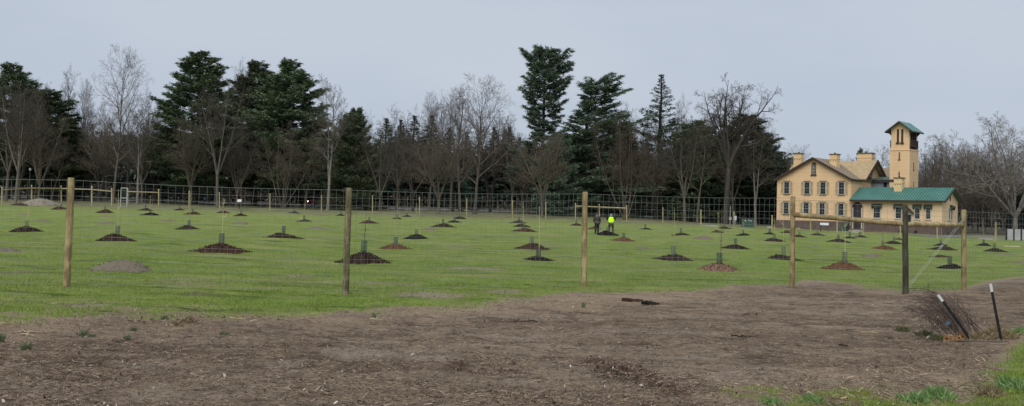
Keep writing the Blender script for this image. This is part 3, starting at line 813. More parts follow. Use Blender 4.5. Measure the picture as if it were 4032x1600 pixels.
for px, top, w, key in [(205, 300, 120, "slim"), (310, 300, 120, "elm"), (590, 330, 130, "vase"), (640, 400, 120, "slim"), (1500, 398, 130, "slim"), (1590, 400, 130, "vase"), (1640, 385, 120, "slim"), (1700, 350, 150, "elm"),
                        (1960, 430, 150, "vase"), (2030, 440, 120, "slim"), (2400, 450, 140, "elm"), (2650, 440, 150, "vase"), (3010, 500, 110, "slim"), (1420, 430, 110, "elm")]:
    plant(key, px, 215 + (k % 3) * 6, top, w, f"hazy grey bare tree rising behind the evergreens, {ORD[min(k,12)] or 'first '}from the left" if k < 13 else "hazy grey bare tree, rightmost of those rising behind the evergreens", "bare tree", SKYL, {"crown": "twig_grey"}); k += 1
SPR = "dark pointed spruces at the back of the wood"
k = 0
SP = [(1252, 400, 70), (1450, 560, 130), (1512, 462, 105), (1567, 470, 85), (1622, 452, 105), (1690, 452, 120), (1760, 500, 110), (1830, 520, 110), (1880, 560, 110), (1935, 500, 95), (1998, 498, 90), (2040, 540, 90), (2380, 560, 110)]
for px, top, w in SP:
    plant("spruce" if k % 2 else "spruce2", px, 205 + (k % 4) * 4, top, w * 2.9, f"dark pointed spruce at the back, {ORD[k] or 'first '}from the left" , "spruce tree", SPR); k += 1
BK = "dark evergreens filling the back of the wood"
k = 0
bl = []
for px in range(-40, 3060, 88):
    top = 500 if px < 250 else 640 if px < 640 else 560 if px < 1400 else 650 if px < 2050 else 560 if px < 2500 else 590
    bl.append((px + random.uniform(-30, 30), top + random.uniform(-50, 45)))
for px, top in bl:
    k += 1
    side = "left" if k <= len(bl) // 2 else "right"; n = k if side == "left" else len(bl) - k + 1
    suf = "st" if n % 10 == 1 and n != 11 else "nd" if n % 10 == 2 and n != 12 else "rd" if n % 10 == 3 and n != 13 else "th"
    plant(random.choice(["pine_dark", "pine_dark", "spruce2"]), px, random.uniform(192, 225), top, random.uniform(190, 290), f"dark evergreen filling the back of the wood, {n}{suf} counted from its {side} end", "evergreen", BK)
RW = "bare trees in the wood behind the house"
k = 0
RWT = [(3140, 560, 150, 168, "elm"), (3090, 600, 110, 185, "slim"), (3455, 540, 170, 172, "vase"), (3410, 585, 120, 190, "elm"), (3660, 560, 150, 176, "thicket"), (3700, 520, 170, 188, "vase"), (3745, 560, 150, 180, "thicket"), (3790, 540, 150, 196, "thicket"),
       (3830, 575, 140, 178, "thicket"), (3640, 600, 120, 196, "thicket"), (3870, 530, 160, 200, "vase"), (3905, 590, 140, 182, "thicket"), (3720, 640, 130, 168, "low"), (3800, 650, 150, 166, "low"), (3880, 660, 150, 170, "low"), (3990, 560, 150, 200, "vase"),
       (4060, 600, 160, 186, "thicket"), (3950, 640, 150, 176, "thicket"), (4030, 680, 150, 168, "low"), (3610, 660, 120, 175, "thicket"), (3560, 620, 120, 200, "thicket"), (3330, 600, 120, 200, "slim"), (3690, 690, 150, 160, "low"), (3850, 700, 150, 160, "thicket"), (3760, 600, 130, 210, "thicket"), (3920, 560, 140, 215, "vase"),
       (3680, 600, 120, 230, "thicket"), (3840, 600, 130, 235, "thicket"), (4000, 640, 140, 232, "thicket"), (3775, 690, 120, 158, "thicket"), (3655, 720, 110, 156, "thicket")]
RWT.sort()
for px, top, w, Y, key in RWT:
    n = k + 1; tot = len(RWT); side = "left"
    if n > tot // 2: side = "right"; n = tot - k
    suf = "st" if n % 10 == 1 and n != 11 else "nd" if n % 10 == 2 and n != 12 else "rd" if n % 10 == 3 and n != 13 else "th"
    plant(key, px, Y, top, w, f"grey brown bare tree behind the house, {n}{suf} counted from the {side} end of them", "bare tree", RW, {"crown": "twig_brown" if k % 3 else "twig_grey", "trunk": "bark_dark" if k % 2 else "bark_grey"}); k += 1
plant("sycamore", 3995, 150, 405, 470, "pale barked spreading bare tree at the right edge, in front of the brown wood", "bare tree", None, None, 2.2)
plant("pine_dark", 3385, 230, 578, 60, "small dark evergreen tip between two chimneys of the house", "evergreen")
plant("pine_dark", 4028, 158, 740, 130, "low dark evergreen at the right edge under the pale barked tree", "evergreen")

# woodland behind everything: one mass of leafage and stems
def mass(name, n, x0, x1, y0, y1, top, mat, sz):
    g = np.random.default_rng(77)
    x = g.uniform(x0, x1, n); y = g.uniform(y0, y1, n)
    tp = top * (.72 + .5 * vnoise(x / 7, y / 30, 21))
    z = base_z(x, y) + g.random(n) ** .8 * tp
    c = np.stack([x, y, z], -1); d = g.normal(0, 1, (n, 3)); d /= np.linalg.norm(d, axis=1, keepdims=True)
    e = np.cross(d, g.normal(0, 1, (n, 3))); e /= np.linalg.norm(e, axis=1, keepdims=True)
    s = (sz * (.5 + g.random(n)))[:, None]
    return link(name, tri_mesh(name, np.stack([c - e * s * .5, c + e * s * .5, c + d * s * 1.3], 1)), mat)
M["mass"] = foliage("wood_leafage", (.020, .026, .02), (.045, .056, .042), (.08, .085, .065))
o = mass("woodland", 52000, -145, 62, 232, 262, 12.5, M["mass"], .8); tag(o, "dark mass of distant woodland behind the trees", "woodland", kind="stuff")
M["massb"] = foliage("brush_leafage", (.03, .024, .018), (.07, .056, .042), (.12, .10, .08))
o = mass("brushwood", 26000, 48, 170, 235, 275, 8.0, M["massb"], .7); tag(o, "brown mass of distant brushwood behind the house", "woodland", kind="stuff")
o = mass("undergrowth", 9000, -120, 60, 195, 230, 2.2, M["massb"], .5); tag(o, "brown undergrowth between the trunks of the wood", "undergrowth", kind="stuff")
# ------------------------------------------------------------------ mulch mounds, guards, saplings
def mound_mesh(seed, peak=1.0, rough=.10, chips=420):
    g = np.random.default_rng(seed)
    nr, na = 12, 40
    ox_, oy_ = g.uniform(-.22, .22, 2); v = [(0, 0, 1.0)]; ph = g.uniform(0, 6.28, 6); am = g.uniform(.03, .14, 6)
    def edge(a): return 1 + sum(am[i] * math.sin((i + 2) * a + ph[i]) for i in range(6)) * .8
    def prof(r): return max(0, (1 - r) ** (1.15 * peak) * .36 + .64 * math.cos(min(r, 1) * math.pi / 2)) - .04 * r
    for i in range(1, nr + 1):
        r = i / nr
        for k in range(na):
            a = 2 * math.pi * k / na + g.uniform(-.05, .05); rr = r * edge(a) * (1 + g.uniform(-.03, .03))
            v.append((rr * math.cos(a), rr * math.sin(a), prof(r) + g.uniform(-rough, rough) * (1 - r * .8) if i < nr else -.12))
    f = [(0, 1 + k, 1 + (k + 1) % na) for k in range(na)]
    for i in range(nr - 1):
        for k in range(na):
            k2 = (k + 1) % na
            f.append((1 + i * na + k, 1 + (i + 1) * na + k, 1 + (i + 1) * na + k2, 1 + i * na + k2))
    for _ in range(chips):       # loose chips on the surface
        r = math.sqrt(g.random()) * 1.06; a = g.uniform(0, 6.28); c = Vector((r * edge(a) * math.cos(a), r * edge(a) * math.sin(a), max(prof(min(r, 1)), 0) + g.uniform(0, .09)))
        d = Vector(g.normal(0, 1, 3)); d.z *= 2.5; d = d.normalized() * g.uniform(.02, .05); d.z *= 3; e = Vector(g.normal(0, 1, 3)).normalized() * .016; e.z *= 5
        o = len(v); v += [tuple(c - d - e), tuple(c + d - e), tuple(c + d + e), tuple(c - d + e)]; f.append((o, o + 1, o + 2, o + 3))
    v = [(a_ + ox_ * max(c_, 0) ** 1.5, b_ + oy_ * max(c_, 0) ** 1.5, c_) for a_, b_, c_ in v]
    me = bpy.data.meshes.new("mulch_mound"); me.from_pydata(v, [], f); me.materials.append(M["mulch_dark"]); me.update()
    return me
MM = [mound_mesh(100 + i, .8 + .25 * i % .9, .08) for i in range(9)]
STEEP = mound_mesh(131, 1.9, .09)
PALE = mound_mesh(141, .7, .16, 900)
# px, base row, width px, colour, guard?, whip top row (0 none), guard px
MD = [
 (76, 811, 62, "red", 0, 0), (240, 826, 68, "red", 1, 0), (413, 838, 70, "red", 1, 0), (572, 831, 62, "dark", 1, 0), (590, 848, 70, "black", 1, 768), (706, 830, 47, "dark", 1, 0), (758, 845, 70, "red", 1, 0), (878, 841, 60, "red", 1, 0), (948, 853, 64, "red", 1, 775),
 (105, 912, 130, "dark", 1, 785), (460, 952, 162, "dark", 1, 745), (743, 907, 108, "dark", 1, 752), (871, 997, 193, "red", 1, 780),
 (1158, 841, 42, "black", 1, 770), (1197, 871, 64, "dark", 1, 770), (1115, 947, 142, "dark", 1, 855), (1342, 851, 50, "black", 1, 0), (1453, 882, 81, "red", 1, 0), (1430, 1039, 190, "steep", 2, 835), (1562, 863, 47, "black", 1, 0), (1601, 856, 42, "black", 1, 775),
 (1557, 981, 132, "orange", 1, 784), (1639, 942, 118, "black", 1, 800), (1744, 895, 86, "dark", 1, 782), (1791, 878, 56, "black", 1, 0), (1810, 863, 54, "dark", 1, 783),
 (2061, 912, 88, "red", 1, 790), (2055, 896, 70, "dark", 1, 795), (2043, 881, 66, "dark", 1, 797), (2092, 987, 132, "red", 1, 0), (2120, 1029, 122, "black", 1, 812), (2269, 890, 52, "red", 1, 0), (2340, 907, 60, "orange", 0, 0), (2391, 924, 95, "black", 1, 0),
 (2456, 947, 92, "orange", 1, 0), (2541, 907, 48, "black", 1, 0), (2681, 927, 68, "dark", 1, 0), (2651, 1027, 145, "dark", 1, 817), (2833, 1066, 162, "pale", 2, 822), (2825, 920, 60, "red", 0, 835), (2852, 904, 47, "dark", 1, 0), (2925, 929, 58, "black", 1, 850), (2896, 980, 102, "dark", 1, 838),
 (3030, 925, 55, "black", 1, 0), (3048, 953, 80, "dark", 1, 862), (3100, 918, 60, "dark", 0, 0), (3148, 938, 56, "dark", 1, 0), (3218, 930, 55, "dark", 1, 0), (3300, 958, 84, "dark", 1, 0), (3346, 942, 60, "dark", 1, 0), (3385, 934, 52, "dark", 1, 0), (3085, 1027, 140, "dark", 1, 865),
 (3325, 1058, 175, "orange", 1, 835), (3475, 979, 90, "orange", 1, 890), (3520, 963, 75, "dark", 1, 0), (3535, 944, 45, "dark", 0, 0), (3704, 967, 62, "black", 1, 900), (3713, 988, 92, "dark", 0, 0), (3710, 1015, 88, "soil", 0, 0), (3740, 1058, 108, "black", 1, 0), (3872, 968, 68, "black", 1, 900), (3916, 991, 98, "dark", 1, 905)]
WORD = {"red": "reddish brown", "dark": "dark brown", "black": "blackish", "orange": "orange brown", "pale": "pale wood chip", "steep": "steep dark brown", "soil": "low greyish"}
MATK = {"red": "mulch_red", "dark": "mulch_dark", "black": "mulch_black", "orange": "mulch_orange", "pale": "mulch_pale", "steep": "mulch_dark", "soil": "mulch_red"}
BAYS = [(265, "left of the first near fence post"), (1362, "between first and second near posts"), (2300, "between second and third near posts"), (3121, "between third and fourth near posts"), (3567, "between the fourth and the dark post"), (3795, "between the dark and last near posts"), (9999, "right of the last near post")]
def bay(px): return next(i for i, (x, _) in enumerate(BAYS) if px < x)
ranks = {}
for i, md in enumerate(MD): ranks.setdefault(bay(md[0]), []).append(i)
RANKN = {}
for b, l in ranks.items():
    l.sort(key=lambda i: -MD[i][1]); n = len(l)
    for j, i in enumerate(l):
        if j < (n + 1) // 2: RANKN[i] = f"{ORD[j]}nearest"
        else: RANKN[i] = f"{ORD[n - 1 - j]}farthest"
GMESH = {}
def guard_mesh():
    v, f = [], []; n, rings, rad, h = 26, 13, .1, .42
    def strip(p, q, r_, s_): o = len(v); v.extend([p, q, r_, s_]); f.append((o, o + 1, o + 2, o + 3))
    for k in range(n):
        a0, a1 = 2 * math.pi * k / n, 2 * math.pi * (k + .36) / n
        strip((rad * math.cos(a0), rad * math.sin(a0), 0), (rad * math.cos(a1), rad * math.sin(a1), 0), (rad * math.cos(a1), rad * math.sin(a1), h), (rad * math.cos(a0), rad * math.sin(a0), h))
    for i in range(rings):
        z0 = h * i / rings; z1 = z0 + .006
        if i == rings - 1: z1 = h + .004; z0 = h - .02
        for k in range(20):
            a0, a1 = 2 * math.pi * k / 20, 2 * math.pi * (k + 1) / 20; r2 = rad + .002
            strip((r2 * math.cos(a0), r2 * math.sin(a0), z0), (r2 * math.cos(a1), r2 * math.sin(a1), z0), (r2 * math.cos(a1), r2 * math.sin(a1), z1), (r2 * math.cos(a0), r2 * math.sin(a0), z1))
    me = bpy.data.meshes.new("tree_guard"); me.from_pydata(v, [], f); me.materials.append(M["guard"]); me.update()
    return me
GM = guard_mesh()
def whip_mesh(seed):
    r = random.Random(seed); P, Q = [], []
    pts = [(0, 0, 0)]; x = y = 0
    for i in range(1, 8):
        x += r.uniform(-.012, .012); y += r.uniform(-.012, .012); pts.append((x, y, i / 7))
    P.append(pts); Q.append([.0135 - .0012 * i for i in range(8)])
    for j in range(6):
        t = r.uniform(.45, .92); a = r.uniform(0, 6.28); L = r.uniform(.05, .16); i = int(t * 7); b = pts[i]
        P.append([b, (b[0] + L * .5 * math.cos(a), b[1] + L * .5 * math.sin(a), b[2] + L * .35), (b[0] + L * .7 * math.cos(a), b[1] + L * .7 * math.sin(a), b[2] + L * .9)]); Q.append([.006, .004, .002])
    return tube_mesh("sapling", P, Q, 5)
WM = [whip_mesh(s) for s in range(4)]
for w in WM: w.materials.append(M["stem"])
def setmat(o, mt):
    o.material_slots[0].link = "OBJECT"; o.material_slots[0].material = mt
for i, (px, row, w, c, gd, wt) in enumerate(MD):
    p = G(px, row)
    wm = w / F * p.y
    hgt = wm * (.165 if c not in ("steep", "pale", "soil") else (.25 if c == "steep" else .17 if c == "pale" else .09)) * random.uniform(.9, 1.12)
    y = p.y + wm * .38; x = p.x * y / p.y; z = tz(x, y) - .01
    me_ = STEEP if c == "steep" else PALE if c == "pale" else MM[i % 9]
    o = link("mulch_mound", me_); o.location = (x, y, z); o.scale = (wm / 1.96 * random.uniform(.9, 1.12), wm / 1.96 * random.uniform(.85, 1.15), hgt); o.rotation_euler = (0, 0, random.uniform(0, 6.28))
    setmat(o, M[MATK[c]])
    bn = BAYS[bay(px)][1]
    tag(o, f"{WORD[c]} mulch mound, {RANKN[i]} of the mounds {bn}", "mulch mound", "mulch mounds around the young trees")
    if gd:
        q = link("tree_guard", GM); s = (.95 if wm > 1.3 else .85)
        q.location = (x, y, z + hgt * .8); q.scale = (s, s, s * .95 * random.uniform(.88, 1.12)); q.rotation_euler = (random.uniform(-.06, .06), random.uniform(-.06, .06), random.uniform(0, 6))
        setmat(q, M["guard_green" if gd == 2 else "guard"])
        tag(q, f"mesh tree guard on the {RANKN[i]} mulch mound {bn}", "tree guard", "mesh guards standing on the mounds")
    if wt:
        top = at(px, wt, y).z; L = max(top - z, .8)
        s = link("sapling", WM[i % 4]); s.location = (x + .02, y, z + hgt * .6); L -= hgt * .6
        s.scale = (1.25, 1.25, L); s.rotation_euler = (random.uniform(-.03, .03), random.uniform(-.035, .035), random.uniform(0, 6))
        if i % 5 == 3: setmat(s, M["stem_dark"])
        tag(s, f"thin sapling rising from the {RANKN[i]} mulch mound {bn}", "sapling", "saplings planted in the mounds")

HEAPS = [(482, 1069, 200, .19), (166, 872, 80, .08), (105, 846, 66, .06), (420, 886, 86, .10), (660, 871, 66, .09), (944, 885, 76, .10), (420, 857, 60, .05), (1254, 900, 86, .12), (1692, 908, 76, .11), (1264, 852, 58, .10), (1072, 845, 40, .06), (1385, 888, 60, .05), (1090, 873, 60, .06),
         (2768, 942, 76, .14), (2531, 976, 90, .10), (3434, 1012, 98, .09), (3963, 1002, 64, .07), (4015, 1042, 80, .10), (25, 992, 110, .13), (1515, 868, 60, .05), (3205, 975, 56, .05), (2490, 898, 60, .04)]
HEAPS.sort()
HM = [mound_mesh(200 + i, .55, .05, 60) for i in range(3)]
for i, (px, row, w, h) in enumerate(HEAPS):
    p = G(px, row); wm = w / F * p.y; y = p.y + wm * .4; x = p.x * y / p.y
    o = link("soil_heap", HM[i % 3]); o.location = (x, y, tz(x, y) - .02); o.scale = (wm / 1.75, wm / 1.75, h * wm * 1.15); o.rotation_euler = (0, 0, random.uniform(0, 6)); setmat(o, M["soil"])
    n = i + 1; side = "left"
    if n > len(HEAPS) // 2: n = len(HEAPS) - i; side = "right"
    tag(o, f"low grey heap of bare soil in the grass, {ORD[n-1] or 'first '}from the {side}" if n < 13 else "low grey heap of bare soil in the grass", "soil heap", "grey soil heaps in the grass")
p = G(158, 803); o = link("gravel_pile", mound_mesh(222, .4, .03, 200)); setmat(o, M["gravel"]); wm = 165 / F * 138
o.location = (p.x * 138 / p.y, 138, tz(p.x * 138 / p.y, 138)); o.scale = (wm / 2, wm / 2.6, .85); tag(o, "broad pale gravel pile beyond the far left corner fence", "gravel pile")

# ------------------------------------------------------------------ near fence
NP = [(262, 1137, 703, 281, "wood"), (1360, 1160, 743, 1374, "wood_grey"), (2299, 1131, 758, 2304, "wood"), (3119, 1134, 775, 3122, "wood"), (3566, 1158, 809, 3564, "wood_dark"), (3795, 1146, 828, 3795, "wood")]
fence = empty("wire_fence", G(2299, 1131)); tag(fence, "near wire mesh fence on round wooden posts crossing the whole photo", "fence")
inv = Matrix.Translation(-Vector(fence.location))
def post(base, top, rad, mt, seed, name="post", parent=None, o0=None):
    r = random.Random(seed); b = Vector(base) - Vector((0, 0, .15)); tp = Vector(top); n = 14; k = 10
    v = []; f = []
    d = tp - b
    for i in range(k + 1):
        t = i / k
        for a in range(n):
            an = 2 * math.pi * a / n; rr = rad * (1.08 - .12 * t) * (1 + r.uniform(-.025, .025) + .03 * math.sin(3 * an + i))
            v.append((b.x + d.x * t + rr * math.cos(an), b.y + d.y * t + rr * math.sin(an), b.z + d.z * t))
    for a in range(n):
        an = 2 * math.pi * a / n; v.append((tp.x + rad * .8 * math.cos(an), tp.y + rad * .8 * math.sin(an), tp.z + .012))
    for i in range(k + 1):
        for a in range(n):
            a2 = (a + 1) % n; f.append((i * n + a, i * n + a2, (i + 1) * n + a2, (i + 1) * n + a))
    f.append(tuple(range((k + 1) * n, (k + 2) * n)))
    me = bpy.data.meshes.new(name); me.from_pydata([tuple(Vector(q) - o0) for q in v], [], f); me.update()
    return link(name, me, mt, parent, True)
O = Vector(fence.location)
NB, NTOP = [], []
for i, (px, row, trow, tpx, mt) in enumerate(NP):
    b = G(px, row); t = at(tpx, trow, b.y)
    NB.append(b); NTOP.append(t)
    o = post(b, t, .062 if i != 4 else .068, M[mt], i, parent=fence, o0=O)
    if i == 4: o["label"] = "dark weathered corner post"
    if i == 1: o["label"] = "weathered grey brown post"
# continuation beyond the frame
NBx = [Vector((NB[0].x - 5.1, NB[0].y - .6, 0))] + NB
NTx = [Vector((NTOP[0].x - 5.1, NTOP[0].y - .6, NTOP[0].z + .0))] + NTOP
d6 = (NB[5] - NB[4]).normalized()
d6 = Vector((.80, .60, 0))
e = NB[5] + d6 * 5.2; NBx.append(Vector((e.x, e.y, tz(e.x, e.y)))); NTx.append(Vector((e.x, e.y, NTOP[5].z + .08)))
NBx[0].z = tz(NBx[0].x, NBx[0].y)
o = post(NBx[0], NTx[0], .06, M["wood"], 77, parent=fence, o0=O); o = post(NBx[-1], NTx[-1], .06, M["wood"], 78, parent=fence, o0=O)
def rail(a, b, rad, mt, parent, o0, name="rail", seed=0):
    r = random.Random(seed); a, b = Vector(a), Vector(b); pts = []
    for i in range(9):
        q = a.lerp(b, i / 8) + Vector((0, 0, r.uniform(-.008, .008))); pts.append(q - o0)
    m_ = MB(); m_.tube(pts, [rad * (1.08 - .02 * i + r.uniform(-.03, .03)) for i in range(9)], 12)
    return m_.build(name, mt, parent, True)
def on_post(i, row):
    t = (NP[i][1] - row) / (NP[i][1] - NP[i][2]); return NB[i].lerp(NTOP[i], t)
rail(on_post(3, 846), on_post(4, 884), .058, M["wood"], fence, O, seed=5)
rail(on_post(4, 884), on_post(5, 888), .055, M["wood"], fence, O, seed=6)
# mesh
P, Q = [], []
rr = random.Random(5)
rows = [0.06 + .15 * i for i in range(14)]
for i in range(len(NBx) - 1):
    a, b, at_, bt = NBx[i], NBx[i + 1], NTx[i], NTx[i + 1]
    L = (b - a).length; off = Vector((0, .066, 0)); n = int(L / .145); ph = rr.uniform(0, 6)
    def pt(u, s):
        lo = a.lerp(b, u); hi = at_.lerp(bt, u); q = lo.lerp(hi, s)
        sag = .035 * math.sin(u * math.pi) * s; wob = .012 * math.sin(u * 19 + s * 5 + ph)
        return q - Vector((0, 0, sag)) + off + Vector((.010 * math.sin(s * 9 + u * 31 + ph), wob, 0)) - O
    S = [.03 + .955 * j / 13 for j in range(14)]
    for s in S:
        P.append([tuple(pt(k / 24, s)) for k in range(25)]); Q.append([.0023 if s < .98 else .0032] * 25)
    for k in range(n + 1):
        u = (k + .3) / (n + 1); P.append([tuple(pt(u + rr.uniform(-.0015, .0015), s)) for s in S[::2] + [S[-1]]]); Q.append([.0021] * 8)
mesh_o = link("wire_mesh", tube_mesh("wire_mesh", P, Q, 4), M["wire"], fence)
# twin brace wires with a tensioner
a, b = on_post(5, 862), on_post(4, 1140)
P, Q = [], []
for s in (-.022, .022):
    P.append([tuple(a.lerp(b, t) + Vector((0, -.03 + s, s)) - O) for t in (0, .25, .5, .75, 1)]); Q.append([.0055] * 5)
M["rope"] = simple("pale_brace_wire", (.34, .36, .25), (.48, .50, .38), 5, .6, bump=0)
link("brace_wire", tube_mesh("brace_wire", P, Q, 5), M["rope"], fence)
m_ = MB(); c = a.lerp(b, .43) - O + Vector((0, -.04, 0)); m_.box(c.x - .035, c.x + .035, c.y - .02, c.y + .02, c.z - .025, c.z + .035); m_.tube([c + Vector((-.06, 0, -.05)), c + Vector((.06, 0, .06))], .012, 6)
m_.build("tensioner", simple("grey_metal", (.25, .26, .26), (.4, .41, .41), 5, .4, metal=.6), fence, bevel=.006)

# ------------------------------------------------------------------ far fence round the field
far = empty("wire_fence", GY(1500, 140)); tag(far, "far wire fence with thin pale posts along the back of the field", "fence")
O2 = Vector(far.location)
FP = [(-60, 742, 806, 140), (8, 736, 799, 140), (125, 719, 787, 148), (242, 707, 787, 156), (362, 733, 810, 146), (440, 742, 808, 143), (503, 741, 813, 142), (625, 745, 818, 142), (745, 752, 822, 142), (864, 757, 826, 142), (1063, 763, 823, 142), (1266, 770, 829, 142), (1467, 771, 828, 142), (1652, 776, 838, 140),
      (1838, 783, 842, 141), (2018, 790, 850, 140), (2149, 795, 850, 141), (2266, 800, 862, 140), (2360, 804, 864, 141), (2467, 808, 872, 140), (2610, 818, 872, 139), (2760, 826, 878, 138), (2890, 834, 884, 137), (3040, 848, 900, 132), (3192, 852, 906, 128), (3296, 866, 912, 126), (3400, 858, 922, 122), (3545, 866, 920, 120), (3690, 872, 926, 118), (3921, 876, 931, 112), (4100, 880, 938, 108)]
FB, FT = [], []
for i, (px, tr_, br_, Y) in enumerate(FP):
    b = GY(px, Y); t = at(px, tr_, Y)
    if t.z - b.z < 1.5: t.z = b.z + 1.9
    if t.z - b.z > 2.7: t.z = b.z + 2.5
    FB.append(b); FT.append(t)
    post(b, t, .085 if i < 8 else .07, M["wood_pale"], 40 + i, parent=far, o0=O2)
for i, j in [(1, 2), (2, 3), (3, 4), (4, 5), (6, 7), (17, 18), (18, 19)]:
    s = .82
    rail(FB[i].lerp(FT[i], s), FB[j].lerp(FT[j], s), .07, M["wood_pale"], far, O2, seed=i)
for lo, hi in ((0, 5), (6, len(FB) - 1)):
    P, Q = [], []
    for s in (.08, .28, .48, .68, .98):
        pts = []
        for i in range(lo, hi):
            pts += [FB[i].lerp(FT[i], s) - O2, (FB[i].lerp(FT[i], s) + FB[i + 1].lerp(FT[i + 1], s)) / 2 - O2 - Vector((0, 0, .03))]
        pts.append(FB[hi].lerp(FT[hi], s) - O2); P.append([tuple(q_) for q_ in pts]); Q.append([.006] * len(pts))
    for i in range(lo, hi):
        for k in range(3):
            u = (k + .5) / 3; P.append([tuple(FB[i].lerp(FB[i + 1], u).lerp(FT[i].lerp(FT[i + 1], u), s) - O2) for s in (.05, .5, .985)]); Q.append([.004] * 3)
    link("wire_mesh", tube_mesh("wire_mesh", P, Q, 3), M["wire_dark"], far)
# metal gate in the far fence
a, b = GY(474, 142), GY(501, 142)
gt = empty("metal_gate", a); tag(gt, "pale metal frame gate in the far fence at left", "gate")
m_ = MB(); w_ = b.x - a.x - .1; h_ = at(474, 741, 142).z - a.z; zl = at(474, 780, 142).z - a.z
m_.tube([(0, 0, 0), (0, 0, h_)], .05); m_.tube([(w_, 0, 0), (w_, 0, h_)], .05); m_.tube([(0, 0, h_), (w_, 0, h_)], .055); m_.tube([(0, 0, zl), (w_, 0, zl)], .045)
m_.build("gate_frame", simple("galvanised_pipe", (.36, .40, .42), (.48, .52, .54), 3, .5), gt)
P, Q = [], []
for k in range(1, 12): P.append([(w_ * k / 12, 0, zl), (w_ * k / 12, 0, h_)]); Q.append([.008, .008])
link("wire_mesh", tube_mesh("wire_mesh", P, Q, 3), M["wire_dark"], gt)

# wire mesh fence beyond, on the right, and pale panel fence
pf = empty("panel_fence", GY(3962, 118)); tag(pf, "pale grey panel enclosure with black posts at the right edge", "fence")
O3 = Vector(pf.location); m_ = MB()
M["panel"] = simple("pale_grey_panel", (.36, .36, .38), (.48, .48, .50), 1.2, .7); M["black"] = simple("black_paint", (.012, .012, .013), (.022, .022, .024), 5, .5)
w_ = 26 / F * 118
for k in range(4):
    mm = MB(); x0 = k * w_ * 1.12 + .1; mm.box(x0, x0 + w_, 0, .06, .05, 1.22)
    for j in range(6): mm.box(x0 + .02, x0 + w_ - .02, -.012, 0, .1 + j * .19, .1 + j * .19 + .15)
    mm.build("panel", M["panel"], pf)
    mm = MB(); mm.box(x0 - .16, x0 - .02, -.06, .1, 0, 1.25); mm.build("post", M["black"], pf)
# ------------------------------------------------------------------ the house
TH = R(-41)
AH = at(3350, 903, 146.0)
house = empty("yellow_house", AH, TH); tag(house, "large yellow stucco house with gables, green metal roofed wing and square belfry tower", "house")
ch, sh = math.cos(TH), math.sin(TH)
def to_local(p):
    d = p - AH; return Vector((d.x * ch + d.y * sh, -d.x * sh + d.y * ch, d.z))
def HL(px, row, v):              # ray -> local (u,z) on the plane y_local = v
    d = ray(px, row); dl = Vector((d.x * ch + d.y * sh, -d.x * sh + d.y * ch, d.z)); c = to_local(CAM)
    t = (v - c.y) / dl.y; q = c + dl * t; return q.x, q.z
def HR(px, row, u):              # ray -> local (v,z) on the plane x_local = u
    d = ray(px, row); dl = Vector((d.x * ch + d.y * sh, -d.x * sh + d.y * ch, d.z)); c = to_local(CAM)
    t = (u - c.x) / dl.x; q = c + dl * t; return q.y, q.z
def stucco(name, lo, hi):
    lo = tuple(a * 1.06 for a in lo); hi = tuple(a * 1.06 for a in hi)
    t = NT(name); n1 = t.noise(.55, 5); n2 = t.noise(14, 4); v = t.noise(1.4, 4, t.mapping((1, 1, .12)))
    c = t.ramp(n1, [(.3, lo), (.7, hi)]); c = t.mix(t.ramp(v, [(.5, 0.), (.75, .14)]), c, tuple(a * .72 for a in lo))
    sx = t.n.new("ShaderNodeSeparateXYZ"); t.l.new(t.co.outputs["Object"], sx.inputs[0]); cb = t.n.new("ShaderNodeCombineXYZ")
    t.l.new(t.math("ADD", sx.outputs[0], sx.outputs[1]), cb.inputs[0]); t.l.new(sx.outputs[2], cb.inputs[1])
    bk = t.n.new("ShaderNodeTexBrick"); t.l.new(cb.outputs[0], bk.inputs["Vector"]); bk.inputs["Scale"].default_value = 1.; bk.inputs["Brick Width"].default_value = 1.1; bk.inputs["Row Height"].default_value = .5; bk.inputs["Mortar Size"].default_value = .018
    bk.inputs["Color1"].default_value = (1, 1, 1, 1); bk.inputs["Color2"].default_value = (.955, .95, .94, 1); bk.inputs["Mortar"].default_value = (.80, .77, .73, 1)
    c = t.mix(.75, c, bk.outputs[0], "MULTIPLY")
    t.color(c); t.rough(.9); t.bump(n2, .15, .01); return t.m
M["stucco"] = stucco("yellow_stucco", (.70, .478, .278), (.76, .53, .318))
M["stucco2"] = stucco("cream_stucco", (.715, .515, .325), (.775, .57, .37))
M["chimney"] = stucco("chimney_stucco", (.68, .49, .27), (.74, .55, .32))
M["plinth"] = simple("brown_stone_base", (.115, .075, .068), (.17, .118, .105), 1.6, .9)
M["trim"] = simple("dark_brown_trim", (.040, .026, .024), (.075, .05, .044), 4, .6)
M["frame"] = simple("window_frame_grey", (.50, .47, .40), (.58, .55, .48), 4, .7, bump=0)
M["lintel"] = simple("brown_lintel", (.10, .072, .05), (.16, .115, .08), 4, .8, bump=0)
M["shutter"] = simple("tan_shutter", (.60, .485, .315), (.66, .54, .36), 5, .7)
t = NT("dark_glass"); t.color(t.ramp(t.noise(2, 2), [(.35, (.006, .007, .009)), (.65, (.02, .022, .026))])); t.rough(.12); t.b.inputs["Specular IOR Level"].default_value = .4; M["glass"] = t.m
M["sash"] = simple("grey_sash_bars", (.15, .155, .155), (.2, .205, .205), 5, .6, bump=0)
M["shingle"] = simple("tan_shingle", (.36, .27, .155), (.48, .37, .22), 2.2, .9)
M["shingle2"] = simple("grey_tan_shingle", (.21, .165, .115), (.30, .24, .172), 2.2, .9)
t = NT("green_metal_roof"); n1 = t.noise(.6, 4); c = t.ramp(n1, [(.3, (.075, .195, .165)), (.7, (.125, .275, .235))]); t.color(c); t.rough(.5); t.b.inputs["Metallic"].default_value = .1; M["copper"] = t.m
M["hood"] = simple("dark_green_hood", (.028, .048, .04), (.055, .085, .07), 4, .5)
